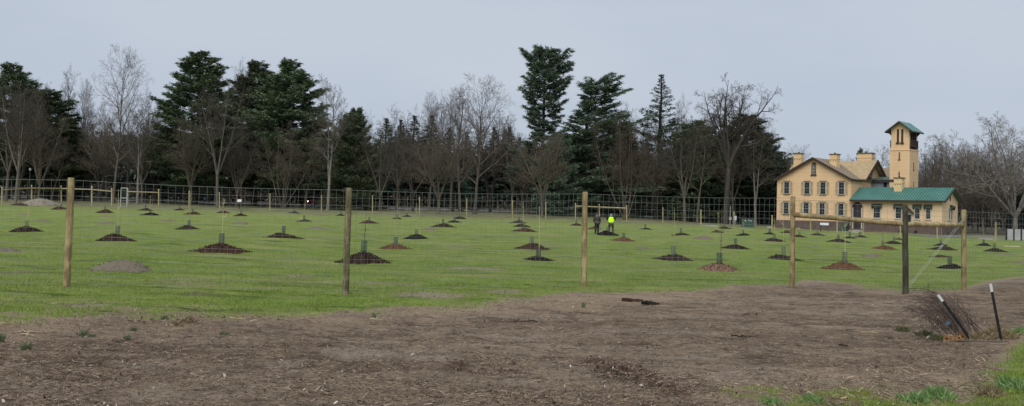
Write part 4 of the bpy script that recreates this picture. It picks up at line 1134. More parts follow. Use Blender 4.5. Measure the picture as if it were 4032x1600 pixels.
M["purple"] = simple("plum_door_paint", (.035, .022, .026), (.06, .038, .042), 3, .6)
M["stone"] = simple("pale_step_stone", (.36, .33, .27), (.48, .45, .38), 3, .9)

uL, _ = HL(3059, 780, 0); W = -uL                    # main block spans u in [-W, 0]
u_of = lambda px, v=0.: HL(px, 880, v)[0]
zc = lambda row, px=3205, v=0.: HL(px, row, v)[1]
zb, zs, ze = zc(870), zc(788), zc(703)
zp = HL(3196, 622, 0)[1]; um = -W / 2
DEP = 14.0
# walls
m_ = MB(); m_.prism([(-W, zb), (0, zb), (0, ze), (um, zp), (-W, ze)], "y", 0, DEP); m_.build("wall", M["stucco"], house)
m_ = MB(); m_.box(-W - .05, .05, -.05, DEP + .05, -2.2, zb); m_.build("plinth", M["plinth"], house)
m_ = MB(); m_.box(-W - .03, .03, -.035, .05, zs - .07, zs + .05); m_.build("string_course", M["stucco2"], house)
# cross gable facing right, and its twin on the left
v1, _ = HR(3394, 708, 0); v2, _ = HR(3473, 708, 0); vm = (v1 + v2) / 2; zcg = HR(3439, 640, .3)[1]
m_ = MB(); m_.prism([(v1, ze - .02), (v2, ze - .02), (vm, zcg)], "x", -W * .5, .02); m_.build("gable_wall", M["stucco2"], house)
m_ = MB(); m_.prism([(v1, zb), (v2, zb), (v2, ze - .3), (vm, zcg - .35), (v1, ze - .3)], "x", -W - .5, -W * .5); m_.build("gable_wall", M["stucco"], house)
def roof2(name, mat, m_list):
    mm = MB()
    for a in m_list: mm.slab(*a)
    return mm.build(name, mat, house)
ov, oh = .26, .38; sl = (zp - ze) / (W / 2)
rf = roof2("roof", M["shingle2"], [((-W - ov, -oh, ze - ov * sl), (um, -oh, zp), (um, DEP + .4, zp), (-W - ov, DEP + .4, ze - ov * sl), -.2),
                                   ((um, -oh, zp), (ov, -oh, ze - ov * sl), (ov, DEP + .4, ze - ov * sl), (um, DEP + .4, zp), -.2)])
for p_ in rf.data.vertices: p_.co.z += .04
s2 = (zcg - ze) / (vm - v1); o2 = .35
roof2("gable_roof", M["shingle"], [((um, v1 - o2, ze - o2 * s2 + .12), (.75, v1 - o2, ze - o2 * s2 + .12), (.75, vm, zcg + .12), (um, vm, zcg + .12), .18),
                                   ((um, vm, zcg + .12), (.75, vm, zcg + .12), (.75, v2 + o2, ze - o2 * s2 + .12), (um, v2 + o2, ze - o2 * s2 + .12), .18)])
zq = zcg - .35
roof2("gable_roof", M["shingle"], [((-W - .95, v1 - o2, ze - .35 - o2 * s2), (um, v1 - o2, ze - .35 - o2 * s2), (um, vm, zq + .1), (-W - .95, vm, zq + .1), .18),
                                   ((-W - .95, vm, zq + .1), (um, vm, zq + .1), (um, v2 + o2, ze - .35 - o2 * s2), (-W - .95, v2 + o2, ze - .35 - o2 * s2), .18)])
# bargeboards with scalloped drops
def barge(name, pts, axis, a0, a1, drop, n):
    mm = MB()
    for (p0, z0), (p1, z1) in zip(pts[:-1], pts[1:]):
        mm.prism([(p0, z0 - drop), (p1, z1 - drop), (p1, z1 + .02), (p0, z0 + .02)], axis, a0, a1)
        for i in range(n):
            t0 = (i + .2) / n; x = p0 + (p1 - p0) * t0; z = z0 + (z1 - z0) * t0 - drop; d = (p1 - p0) / n * .5
            mm.prism([(x, z), (x + d, z + (z1 - z0) / n * .5), (x + d * .6, z - .17)], axis, a0 + .02, a1 - .02)
    return mm.build(name, M["trim"], house)
barge("bargeboard", [(-W - ov - .03, ze - ov * sl + .02), (um, zp + .06), (ov + .03, ze - ov * sl + .02)], "y", -oh - .10, -oh + .02, .26, 17)
barge("bargeboard", [(v1 - o2 - .02, ze - o2 * s2 + .30), (vm, zcg + .34), (v2 + o2 + .02, ze - o2 * s2 + .30)], "x", .72, .84, .34, 8)
m_ = MB(); m_.box(ov - .08, ov + .06, -oh, v1 - o2, ze - ov * sl - .22, ze - ov * sl + .06); m_.box(.0, ov - .06, -.2, v1 - o2, ze - .34, ze - .18)
m_.box(-W - ov - .06, -W - ov + .08, -oh, DEP, ze - ov * sl - .22, ze - ov * sl + .06); m_.build("cornice", M["trim"], house)
m_ = MB(); m_.box(-.3, .12, v2 + o2, DEP, ze - .3, ze); m_.build("cornice", M["trim"], house)
# windows
def window(uc, z0, z1, w, plane="y", p=0., hood=None, sill=True, bars=(2, 4), frame_mat="frame", lintel=True, white=.075):
    """frame proud of the wall with glass set behind it; plane 'y' looks towards -v, 'x' towards +u"""
    def B(mm, a0, a1, d0, d1, zz0, zz1):
        if plane == "y": mm.box(a0, a1, p - d1, p - d0, zz0, zz1)
        else: mm.box(p + d0, p + d1, a0, a1, zz0, zz1)
    mm = MB(); h = w / 2
    B(mm, uc - h, uc - h + white, .0, .09, z0, z1); B(mm, uc + h - white, uc + h, .0, .09, z0, z1); B(mm, uc - h + white, uc + h - white, .0, .09, z1 - .08, z1); B(mm, uc - h + white, uc + h - white, .0, .09, z0, z0 + .06)
    fr = mm.build("window", M[frame_mat], house)
    mm = MB(); B(mm, uc - h + white, uc + h - white, .004, .03, z0 + .06, z1 - .08); mm.build("pane", M["glass"], fr)
    mm = MB(); zz0, zz1 = z0 + .06, z1 - .08
    for i in range(1, bars[0]): x = uc - h + white + (w - 2 * white) * i / bars[0]; B(mm, x - .014, x + .014, .032, .055, zz0, zz1)
    for j in range(1, bars[1]): z = zz0 + (zz1 - zz0) * j / bars[1]; t_ = .05 if j == bars[1] // 2 else .014; B(mm, uc - h + white, uc + h - white, .034, .057, z - t_, z + t_)
    mm.build("sash", M["sash"], fr)
    if sill: mm = MB(); B(mm, uc - h - .06, uc + h + .06, .0, .13, z0 - .09, z0); mm.build("sill", M["lintel" if lintel else "frame"], fr)
    if lintel: mm = MB(); B(mm, uc - h - .08, uc + h + .08, .0, .12, z1, z1 + .11); mm.build("lintel", M["lintel"], fr)
    if hood:
        mm = MB(); a = uc - h - .2; b = uc + h + .2; dz = hood
        if plane == "y": mm.slab((a, p, z1 + .36), (b, p, z1 + .36), (b, p - .42, z1 + .14), (a, p - .42, z1 + .14), .06)
        else: mm.slab((p, a, z1 + .36), (p, b, z1 + .36), (p + .42, b, z1 + .14), (p + .42, a, z1 + .14), -.06)
        B(mm, a + .04, b - .04, .36, .42, z1 + .04, z1 + .14)
        for x in (uc - h - .14, uc + h + .06): B(mm, x, x + .08, .0, .38, z1 - .25, z1 + .10)
        mm.build("hood", M["hood"], fr)
    return fr
def shutter(uc, w, z0, z1):
    mm = MB(); mm.box(uc - w / 2, uc - w / 2 + .05, -.07, 0, z0, z1); mm.box(uc + w / 2 - .05, uc + w / 2, -.07, 0, z0, z1)
    zm = (z0 + z1) / 2
    for z in (z0, zm - .04, z1 - .07): mm.box(uc - w / 2 + .05, uc + w / 2 - .05, -.068, 0, z, z + .08)
    n = 9
    for i in range(n):
        for (a, b) in ((z0 + .08, zm - .04), (zm + .04, z1 - .07)):
            z = a + (b - a) * i / n; mm.slab((uc - w / 2 + .05, -.02, z), (uc + w / 2 - .05, -.02, z), (uc + w / 2 - .05, -.055, z + (b - a) / n * .5), (uc - w / 2 + .05, -.055, z + (b - a) / n * .5), .02)
    mm.build("shutter", M["shutter"], house)
ww = 23 / 30 * 1.13; sw = .40
for cx_, r0, r1 in [(3096, 765, 716), (3176, 766, 716), (3239, 766, 716), (3312, 766, 716), (3095, 846, 798), (3174, 846, 798), (3237, 846, 798), (3311, 847, 799)]:
    u = u_of(cx_); z0, z1 = zc(r0), zc(r1)
    window(u, z0, z1, ww)
    for s in (-1, 1): shutter(u + s * (ww / 2 + sw / 2 + .05), sw, z0 - .02, z1 + .02)
def arch(w, z0, zs_, n=10): return [(-w / 2, z0), (w / 2, z0)] + [(w / 2 * math.cos(math.pi * i / n), zs_ + w / 2 * math.sin(math.pi * i / n)) for i in range(n + 1)]
def arched(u, z0, z1, w, plane, p, name="arched_window"):
    def pr(mm, pts, d0, d1):
        if plane == "y": mm.prism([(u + a, b) for a, b in pts], "y", p - d1, p - d0)
        else: mm.prism([(u + a, b) for a, b in pts], "x", p + d0, p + d1)
    mm = MB(); pr(mm, arch(w, z0, z1 - w / 2), 0, .07); fr = mm.build(name, M["trim"], house)
    mm = MB(); pr(mm, [(a * .62, z0 + .08 + (b - z0) * .9) for a, b in arch(w, z0, z1 - w / 2)], .072, .085); mm.build("pane", M["glass"], fr)
    mm = MB()
    for k in (-.31, 0, .29): pr(mm, [(k * w, z0 + .1), (k * w + .04, z0 + .1), (k * w + .04, z1 - w * .45), (k * w, z1 - w * .45)], .087, .10)
    for k in (.06, .3, .55): z = z0 + (z1 - z0) * k; pr(mm, [(-.3 * w, z), (.3 * w, z), (.3 * w, z + .045), (-.3 * w, z + .045)], .088, .102)
    mm.build("sash", M["frame"], fr)
    mm = MB(); pr(mm, [(-w / 2 - .1, z0 - .12), (w / 2 + .1, z0 - .12), (w / 2 + .1, z0), (-w / 2 - .1, z0)], 0, .14); mm.build("sill", M["trim"], fr)
arched(u_of(3201), zc(689), zc(640), 17 / 30 * 1.15, "y", 0.)
vv = HR(3428, 690, .03)[0]; arched(vv, ze + .05, zcg - .75, .85, "x", .03)
# downpipe at the corner
m_ = MB(); m_.tube([(-.06, -.09, zb - .5), (-.06, -.09, ze - .3)], .04, 8); m_.build("downpipe", M["stucco2"], house)
# chimneys
def chimney(px0, px1, rt, rb, v, dpt, ports=3, zbot=None):
    u0, u1 = u_of(px0, v), u_of(px1, v); zt = HL((px0 + px1) / 2, rt, v)[1]; z0 = HL((px0 + px1) / 2, rb, v)[1] - 1.2
    h = zt - z0
    mm = MB(); mm.box(u0 + .05, u1 - .05, v, v + dpt, z0, zt - .12); mm.box(u0, u1, v - .05, v + dpt + .05, zt - .74, zt - .64); o = mm.build("chimney", M["chimney"], house, bevel=.012)
    mm = MB(); mm.box(u0 - .04, u1 + .04, v - .09, v + dpt + .09, zt - .12, zt); mm.build("chimney_cap", M["lintel"], o)
    if ports:
        mm = MB()
        for i in range(ports): x = u0 + (u1 - u0) * (i + .6) / (ports + .3); mm.box(x - .05, x + .09, v - .012, v, zt - 1.0, zt - .9)
        mm.build("vent_slot", M["trim"], o)
    mm = MB(); mm.tube([((u0 + u1) / 2, v + dpt / 2, zt), ((u0 + u1) / 2, v + dpt / 2, zt + .18)], .12, 8); mm.build("flue_pot", M["trim"], o)
chimney(3119, 3150, 603, 652, 5.0, 1.0); chimney(3261, 3293, 606, 658, 1.9, 1.0); chimney(3370, 3430, 602, 640, 8.2, 1.0, 0)
# rear block with tan roof
u0 = u_of(3440, 14.2); u1 = u_of(3512, 14.2); zr0 = HL(3480, 708, 14.2)[1]; zr1 = HL(3462, 662, 15)[1]
m_ = MB(); m_.box(-W, u1, DEP + .06, 21, -2, zr0); m_.build("rear_wall", M["stucco2"], house)
roof2("rear_roof", M["shingle2"], [((-W - .3, DEP - .3, zr0), (u1 + .4, DEP - .3, zr0), (u1 - 1.6, 17.6, zr1), (-W + 1.6, 17.6, zr1), .15), ((-W + 1.6, 17.6, zr1), (u1 - 1.6, 17.6, zr1), (u1 + .4, 21.3, zr0), (-W - .3, 21.3, zr0), .15), ((u1 + .4, DEP - .3, zr0), (u1 + .4, 21.3, zr0), (u1 - 1.6, 17.6, zr1), (u1 - 1.6, 17.6, zr1 + .01), .12)])
# low lantern with green roof beside the cross gable
ua, ub = .1, 2.9; va = HR(3434, 720, .1)[0]; vb = va + 3.2; zt = HL(3475, 712, va)[1]; zo = HL(3475, 745, va)[1] - 1.5
ub = u_of(3514, va)
m_ = MB(); m_.box(ua, ub, va, vb, zo, zt - .2); m_.build("lantern_wall", simple("blue_grey_boards", (.17, .19, .22), (.24, .27, .30), 3, .7), house)
m_ = MB(); m_.box(ua - .1, ub + .35, va - .35, vb + .2, zt - .2, zt + .08); m_.build("lantern_eave", M["trim"], house)
m_ = MB(); um2 = (ua + ub) / 2; m_.slab((ua - .1, va - .35, zt + .085), (ub + .35, va - .35, zt + .085), (ub - .6, va + 1.2, zt + .5), (ua + .6, va + 1.2, zt + .5), .06); m_.slab((ua + .6, va + 1.2, zt + .5), (ub - .6, va + 1.2, zt + .5), (ub + .35, vb + .2, zt + .085), (ua - .1, vb + .2, zt + .085), .06); m_.build("lantern_roof", simple("dull_green_roof", (.05, .10, .085), (.10, .17, .145), 2, .5), house)
m_ = MB(); uq = u_of(3484, va); m_.box(uq - .22, uq + .22, va - .03, va - .004, zt - .85, zt - .28); m_.build("lantern_window", M["glass"], house)

# ---- wing: long front wall under a green metal roof, gable end to the right
uw = u_of(3709); zew = HL(3530, 791, -.5)[1]; zbw = HL(3530, 889, 0)[1]
vw = HR(3771, 800, uw)[0]; zrw = HL(3570, 742, vw / 2)[1] ; zbw = zb
m_ = MB(); m_.prism([(0, zbw), (vw, zbw), (vw, zew + .15), (vw / 2, zrw - .12), (0, zew + .15)], "x", .03, uw); m_.build("wing_wall", M["stucco2"], house)
m_ = MB(); m_.box(.06, uw + .05, -.06, vw + .05, -2.2, zbw); m_.build("wing_plinth", M["plinth"], house)
ue = uw + .55
m_ = MB(); m_.slab((-.0, -.55, zew), (ue, -.55, zew), (ue, vw / 2, zrw), (.0, vw / 2, zrw), .10); m_.slab((.0, vw / 2, zrw), (ue, vw / 2, zrw), (ue, vw + .55, zew), (.0, vw + .55, zew), .10)
wr = m_.build("wing_roof", M["copper"], house)
m_ = MB(); n = 34
for i in range(n + 1):
    x = .1 + (ue - .2) * i / n
    m_.slab((x, -.55, zew + .12), (x + .045, -.55, zew + .12), (x + .045, vw / 2, zrw + .12), (x, vw / 2, zrw + .12), .07)
m_.build("standing_seams", simple("green_seam", (.035, .125, .10), (.055, .165, .135), 2, .5, bump=0), wr)
m_ = MB(); m_.box(0, ue, -.62, -.5, zew - .17, zew + .07); m_.box(0.02, uw - .05, -.5, -.02, zew - .16, zew - .08)
m_.prism([(-.6, zew - .2), (vw / 2, zrw - .2), (vw + .6, zew - .2), (vw + .6, zew - .02), (vw / 2, zrw + .02), (-.6, zew - .02)], "x", ue - .02, ue + .08); m_.build("wing_cornice", M["trim"], house)
chimney(3516, 3550, 699, 742, 1.6, 1.0)
zd0 = zc(0) if False else None
# windows of the wing
def wz(row, px, v=0.): return HL(px, row, v)[1]
zw0, zw1 = wz(862, 3560), wz(816, 3560)
def wingwin(px, w): window(u_of(px), zw0, zw1, w, hood=.3, lintel=False, sill=True, bars=(2, 4))
wingwin(3453, .98); wingwin(3538, .85); wingwin(3612, .72); wingwin(3655, .66)
vg = vw * .5
for s in (-.38, .38): window(vg + s, zw0, zw1, .55, "x", uw, hood=.3 if s > 0 else None, lintel=False, bars=(1, 2))
m_ = MB(); m_.ellipsoid((uw + .02, vw / 2, zrw - 1.25), (.05, .2, .36), 12, 6); m_.build("oval_vent", M["trim"], house)
# arched entrance porch
u0, u1 = u_of(3353), u_of(3396); um3 = (u0 + u1) / 2; wp = u1 - u0; zt = wz(796, 3374); z0 = zbw - .9
m_ = MB(); m_.prism([(um3 + a, b) for a, b in arch(wp, z0, zt - wp / 2, 14)], "y", -.05, .02); dr = m_.build("porch_arch", M["purple"], house)
m_ = MB(); m_.prism([(um3 + .12 + a * .62, b - .28) for a, b in arch(wp, z0 + .28, zt - wp / 2, 14)], "y", -.075, -.052); m_.build("door", simple("dark_door", (.03, .022, .024), (.05, .038, .04), 3, .5), dr)
m_ = MB(); m_.box(um3 - wp * .40, um3 - wp * .32, -.2, -.08, z0, zt - wp * .5); m_.box(um3 + wp * .42, um3 + wp * .5, -.2, -.06, z0, zt - wp * .5); m_.build("porch_column", M["frame"], dr)
m_ = MB()
for i in range(4): m_.box(um3 - wp * .6, um3 + wp * .65, -.5 - .35 * (3 - i), -.08, zbw - 2.0 + .32 * i - .3, zbw - 1.7 + .32 * i - .3)
m_.build("entrance_step", M["stone"], house)
# cellar bulkhead door left of the porch
u0 = u_of(3318); u1 = u_of(3345)
m_ = MB(); m_.prism([(-.06, zb - .1), (-1.5, zb - .9), (-1.5, -1.6), (-.06, -1.6)], "x", u0, u1); m_.build("cellar_hatch", M["hood"], house)
# small pointed door hood
u0 = u_of(3578); zz = wz(818, 3578)
m_ = MB(); m_.prism([(u0 - .75, zz - .75), (u0, zz), (u0 + .75, zz - .75), (u0 + .5, zz - .75), (u0, zz - .26), (u0 - .5, zz - .75)], "y", -.5, 0); m_.build("door_hood", M["trim"], house)
m_ = MB(); m_.box(u0 - .42, u0 + .42, -.06, 0, zw0 - .5, zz - .8); dd = m_.build("side_door", M["frame"], house); m_ = MB(); m_.box(u0 - .3, u0 + .3, -.075, -.062, zw0 - .4, zz - .92); m_.build("door_panel", M["glass"], dd)
for px in (3545, 3606):
    u = u_of(px); m_ = MB(); m_.prism([(u + a, b) for a, b in arch(.5, zbw - 1.5, zbw - 1.15, 8)], "y", -.075, -.061); m_.build("cellar_vent", M["glass"], house)
for v in (vw * .35, vw * .65):
    m_ = MB(); m_.prism([(v + a, b) for a, b in arch(.42, zbw - 1.5, zbw - 1.15, 8)], "x", uw + .051, uw + .066); m_.build("cellar_vent", M["glass"], house)
for px in (3398, 3565, 3638): u = u_of(px); m_ = MB(); m_.tube([(u, -.08, zbw), (u, -.08, zew - .3)], .04, 8); m_.build("downpipe", M["stucco2"], house)

# ---- tower
vt = vw + .6
t0, t1 = u_of(3500, vt), u_of(3578.5, vt); zl = HL(3539, 588, vt)[1]; tw = t1 - t0
td = HR(3616, 640, t1)[0] - vt
m_ = MB(); m_.box(t0, t1, vt, vt + td, -1, zl); tower = m_.build("tower", M["stucco"], house)
i_ = .12
m_ = MB(); m_.box(t0 - .06, t1 + .06, vt - .06, vt + td + .06, zl - .16, zl - .04); m_.build("tower_ledge", M["stucco2"], tower)
zet = HL(3539, 507, vt)[1]; zpt = HL(3540, 480, vt)[1]; um4 = (t0 + t1) / 2
zsil = HL(3539, 566, vt)[1]
# belfry: front and back walls with a gable, open arcades left and right
for (a, b) in ((vt + i_, vt + i_ + .35), (vt + td - i_ - .35, vt + td - i_)):
    m_ = MB(); m_.prism([(t0 + i_, zl - .03), (t1 - i_, zl - .03), (t1 - i_, zet), (um4, zpt - .05), (t0 + i_, zet)], "y", a, b); m_.build("belfry_wall", M["stucco"], tower)
    y0 = a - .02 if a < vt + 1 else b; 
    for px in (3530, 3547):
        u = u_of(px, vt); z0_, z1_ = HL(px, 563, vt)[1], HL(px, 509, vt)[1]
        m_ = MB(); m_.box(u - .15, u + .15, y0, y0 + .02, z0_, z1_); m_.box(u - .24, u + .24, y0 - .10, y0 + .02, z0_ - .16, z0_ + .06); m_.build("louvre_slit", M["trim"], tower)
for x0, x1, sg in ((t1 - i_ - .3, t1 - i_, 1), (t0 + i_, t0 + i_ + .3, -1)):
    ya, yb = vt + i_ + .36, vt + td - i_ - .36
    m_ = MB(); m_.box(x0 + .005, x1 - .005, ya, yb, zl - .02, zsil - .2); m_.box(x0 + .005, x1 - .005, ya, yb, zet - .5, zet)
    n = 3; wdt = (yb - ya) / n
    for k in range(n + 1): y = ya + (yb - ya) * k / n; m_.box(x0 + .02, x1 - .02, y - .11, y + .11, zsil - .2, zet - .5)
    for k in range(n):
        yc = ya + wdt * (k + .5)
        for s in (-1, 1): m_.prism([(yc + s * wdt * .5, zet - .5), (yc + s * wdt * .5, zet - 1.1), (yc + s * wdt * .3, zet - .72), (yc, zet - .5)], "x", x0 + .03, x1 - .03)
    m_.build("arcade", M["trim"], tower)
    bd = .2
    xo = x1 if sg > 0 else x0 - bd
    m_ = MB(); m_.box(xo, xo + bd, ya - .2, yb + .2, zl + .35, zl + .48)
    xr = xo + bd - .05 if sg > 0 else xo
    m_.box(xr, xr + .05, ya - .2, yb + .2, zl + 1.15, zl + 1.24)
    for k in range(13): y = ya - .16 + (yb - ya + .32) * k / 12; m_.box(xr, xr + .05, y - .04, y + .04, zl + .48, zl + 1.15)
    for y in (ya - .2, (ya + yb) / 2, yb + .12): m_.prism([(xo if sg > 0 else xo + bd, zl - .2), (xo + bd if sg > 0 else xo, zl + .35), (xo if sg > 0 else xo + bd, zl + .35)], "y", y, y + .1)
    m_.build("balcony", M["trim"], tower)
m_ = MB(); m_.box(t0 + i_ + .31, t1 - i_ - .31, vt + .5, vt + td - .5, zl - .02, zl + .06); m_.build("belfry_floor", M["trim"], tower)
s3 = (zpt - zet) / (um4 - (t0 + i_)); oe = .62
m_ = MB(); ya, yb = vt - .45, vt + td + .5; zo = zet - (oe - .0) * s3 + .08
m_.slab((t0 + i_ - oe, ya, zo), (um4, ya, zpt + .08), (um4, yb, zpt + .08), (t0 + i_ - oe, yb, zo), -.12); m_.slab((um4, ya, zpt + .08), (t1 - i_ + oe, ya, zo), (t1 - i_ + oe, yb, zo), (um4, yb, zpt + .08), -.12)
m_.build("tower_roof", M["copper"], tower)
m_ = MB()
for s in (-1, 1):
    xe = um4 + s * (um4 - t0 - i_ + oe + .03)
    m_.prism([(xe, zo - .2), (um4, zpt - .14), (um4, zpt + .06), (xe, zo)], "y", ya - .07, ya - .005)
    m_.box(min(xe, xe - s * .1), max(xe, xe - s * .1), ya, yb, zo - .18, zo - .02)
    xb = t1 - i_ if s > 0 else t0 + i_
    for y in (vt + i_ + .02, vt + td - i_ - .3): m_.prism([(xb, zet - .95), (xb + s * .5, zet - .45), (xb + s * .5, zet - .28), (xb, zet - .28)], "y", y, y + .25)
m_.build("bargeboard", M["trim"], tower)
for px, ra, rb in ((3538, 628, 600), (3538, 700, 677)):
    u = u_of(px, vt); m_ = MB(); m_.box(u - .09, u + .09, vt - .025, vt - .002, HL(px, ra, vt)[1], HL(px, rb, vt)[1]); m_.box(u - .16, u + .16, vt - .08, vt - .002, HL(px, ra, vt)[1] - .14, HL(px, ra, vt)[1]); m_.build("slit_window", M["lintel"], tower)
for px, ra, rb in ((3597, 669, 641), (3597, 741, 717)):
    v, z0_ = HR(px, ra, t1); z1_ = HR(px, rb, t1)[1]; m_ = MB(); m_.box(t1 + .002, t1 + .025, v - .1, v + .1, z0_, z1_); m_.box(t1 + .002, t1 + .08, v - .18, v + .18, z0_ - .12, z0_); m_.build("slit_window", M["lintel"], tower)
# ------------------------------------------------------------------ people
M["skin"] = simple("skin", (.42, .26, .18), (.5, .32, .23), 8, .6, bump=0)
M["hivis"] = simple("hi_vis_yellow_vest", (.50, .92, .01), (.62, 1.0, .02), 5, .6, bump=.1)
t = NT("hi_vis_yellow_vest_cloth"); t.color(t.ramp(t.noise(7, 3), [(.3, (.42, .80, .004)), (.7, (.62, 1.0, .012))])); t.rough(.7); t.set(t.b.inputs["Emission Color"], (.5, 1., .01)); t.b.inputs["Emission Strength"].default_value = .28; M["hivis"] = t.m  # faint emission added to the cloth so the fluorescent yellow looks brighter
M["navy"] = simple("dark_jacket", (.012, .013, .018), (.028, .03, .036), 8, .8)
M["khaki"] = simple("grey_olive_trousers", (.05, .045, .038), (.10, .088, .072), 8, .85)
M["hoodgrey"] = simple("blue_grey_knit", (.16, .20, .25), (.28, .32, .37), 12, .85)
M["olive"] = simple("olive_brown_jacket", (.03, .032, .022), (.065, .062, .044), 9, .85)
M["shoe"] = simple("dark_boots", (.012, .011, .010), (.025, .022, .02), 8, .6)
M["orangebit"] = simple("reflective_band", (.55, .56, .52), (.68, .68, .64), 6, .4, bump=0)
def skin_obj(name, J, E, mat, parent, root="pelvis", sub=2):
    names = list(J); me = bpy.data.meshes.new(name)
    me.from_pydata([J[n][0] for n in names], [(names.index(a), names.index(b)) for a, b in E], [])
    o = bpy.data.objects.new(name, me); COL.objects.link(o)
    md = o.modifiers.new("skin", "SKIN"); md.use_smooth_shade = True
    sv = me.skin_vertices[0].data
    for i, n in enumerate(names):
        r = J[n][1]; sv[i].radius = r if isinstance(r, tuple) else (r, r); sv[i].use_root = (n == root)
    s = o.modifiers.new("sub", "SUBSURF"); s.levels = s.render_levels = sub
    dg = bpy.context.evaluated_depsgraph_get(); ev = o.evaluated_get(dg)
    nm = bpy.data.meshes.new_from_object(ev); o.modifiers.clear(); o.data = nm; nm.materials.clear(); nm.materials.append(mat)
    nm.polygons.foreach_set("use_smooth", np.ones(len(nm.polygons), dtype=bool))
    bpy.data.meshes.remove(me)
    o.parent = parent; return o
def person(loc, rz, label, J, jacket, trousers, headwear, extra=None):
    root = empty("person", loc, rz); tag(root, label, "person", "people planting trees")
    E = [("pelvis", "waist"), ("waist", "chest"), ("chest", "neck"), ("neck", "chin"), ("chin", "head"), ("head", "crown")]
    for s in "LR":
        E += [("pelvis", "hip" + s), ("hip" + s, "knee" + s), ("knee" + s, "ankle" + s), ("ankle" + s, "toe" + s), ("chest", "sh" + s), ("sh" + s, "elb" + s), ("elb" + s, "wri" + s), ("wri" + s, "palm" + s)]
    Jx = dict(J); 
    for s in "LR":              # five short fingers on each palm
        pw, pp = Vector(J["wri" + s][0]), Vector(J["palm" + s][0]); d = (pp - pw).normalized(); side = d.cross(Vector((0, 1, .2))).normalized()
        for k in range(5):
            off = side * ((k - 1.5) * .019) if k < 4 else side * -.045
            b = pp + off * .8 if k < 4 else pw.lerp(pp, .5) + off * .7; L = (.072, .085, .08, .062, .055)[k]
            dd = d if k < 4 else (d * .7 - side * .6).normalized()
            m1 = b + dd * L * .5; m2 = m1 + (dd * .8 + Vector((0, .45, -.2))).normalized() * L * .5
            n1, n2 = f"f{s}{k}a", f"f{s}{k}b"; Jx[n1] = (tuple(m1), .0095); Jx[n2] = (tuple(m2), .008); E += [("palm" + s if k < 4 else "palm" + s, n1), (n1, n2)]
    body = skin_obj("body", Jx, E, M["skin"], root)
    def grow(d, keys): return {k: (J[k][0], tuple(x + d for x in J[k][1]) if isinstance(J[k][1], tuple) else J[k][1] + d) for k in keys}
    skin_obj("trousers", grow(.028, ["pelvis", "hipL", "hipR", "kneeL", "kneeR", "ankleL", "ankleR"]), [("pelvis", "hipL"), ("pelvis", "hipR"), ("hipL", "kneeL"), ("hipR", "kneeR"), ("kneeL", "ankleL"), ("kneeR", "ankleR")], M[trousers], root)
    jk = grow(.03, ["pelvis", "waist", "chest", "neck", "shL", "shR", "elbL", "elbR", "wriL", "wriR"]); pv = J["pelvis"][0]
    jk["pelvis"] = ((pv[0], pv[1], pv[2] - .02), jk["pelvis"][1]); jk["neck"] = (tuple(Vector(J["chest"][0]).lerp(Vector(J["neck"][0]), .7)), .08)
    skin_obj("jacket", jk, [("pelvis", "waist"), ("waist", "chest"), ("chest", "neck"), ("chest", "shL"), ("chest", "shR"), ("shL", "elbL"), ("shR", "elbR"), ("elbL", "wriL"), ("elbR", "wriR")], M[jacket], root)
    for s in "LR":
        a = Vector(J["ankle" + s][0]); tt = Vector(J["toe" + s][0])
        mm = MB(); mm.ellipsoid(((a.x + tt.x) / 2, (a.y + tt.y) / 2, .055), (.058, .15, .062), 12, 7); mm.ellipsoid((a.x, a.y, .11), (.058, .065, .09), 12, 7); mm.build("boot", M["shoe"], root, True)
    h = Vector(J["head"][0]); f = Vector(J["nose"]) if "nose" in J else None
    mm = MB(); fd = Vector((0, .098, -.012)); c = h + fd
    mm.ellipsoid(tuple(c + Vector((0, .012, -.012))), (.014, .02, .022), 8, 5)
    mm.build("nose", M["skin"], root, True)
    mm = MB()
    for sx in (-1, 1): mm.ellipsoid(tuple(h + Vector((sx * .032, .084, .012))), (.012, .010, .009), 8, 5)
    mm.build("eyes", M["navy"], root, True)
    mm = MB(); mm.ellipsoid(tuple(h + Vector((0, .086, -.055))), (.024, .010, .007), 8, 5); mm.build("mouth", M["mulch_red"], root, True)
    mm = MB()
    for sx in (-1, 1): mm.ellipsoid(tuple(h + Vector((sx * .083, .0, -.005))), (.012, .02, .032), 8, 5)
    mm.build("ears", M["skin"], root, True)
    mm = MB(); hw = headwear
    mm.ellipsoid(tuple(h + Vector((0, -.012, .035))), (.102, .118, .112), 14, 9)
    if hw[1]: mm.ellipsoid(tuple(h + Vector((0, -.055, -.055))), (.115, .10, .10), 14, 8)
    mm.build(hw[0], M[hw[2]], root, True)
    return root
# left-hand person: olive jacket, dark trousers, leaning on a spade held at the right side
JA = {"pelvis": ((0, -.02, .92), (.15, .115)), "waist": ((0, .02, 1.06), (.145, .11)), "chest": ((0, .10, 1.30), (.175, .125)), "neck": ((0, .17, 1.45), .06), "chin": ((0, .21, 1.50), .062), "head": ((0, .235, 1.575), (.082, .096)), "crown": ((0, .24, 1.65), .06),
      "hipL": ((-.095, -.02, .86), .095), "kneeL": ((-.11, .03, .48), .066), "ankleL": ((-.115, -.03, .09), .045), "toeL": ((-.125, .13, .045), .038), "hipR": ((.095, -.02, .86), .095), "kneeR": ((.10, .05, .48), .066), "ankleR": ((.10, .0, .09), .045), "toeR": ((.11, .16, .045), .038),
      "shL": ((-.19, .09, 1.37), .062), "elbL": ((-.26, .07, 1.10), .048), "wriL": ((-.20, .24, .93), .034), "palmL": ((-.16, .31, .90), (.042, .022)), "shR": ((.19, .09, 1.37), .062), "elbR": ((.27, .10, 1.09), .048), "wriR": ((.27, .26, .90), .034), "palmR": ((.27, .32, .85), (.042, .022))}
pa = G(2350, 919); pA = person(pa, R(6), "person in dark olive jacket and black trousers seen from behind, left of the yellow vest", JA, "olive", "navy", ("cap", 0, "olive"))
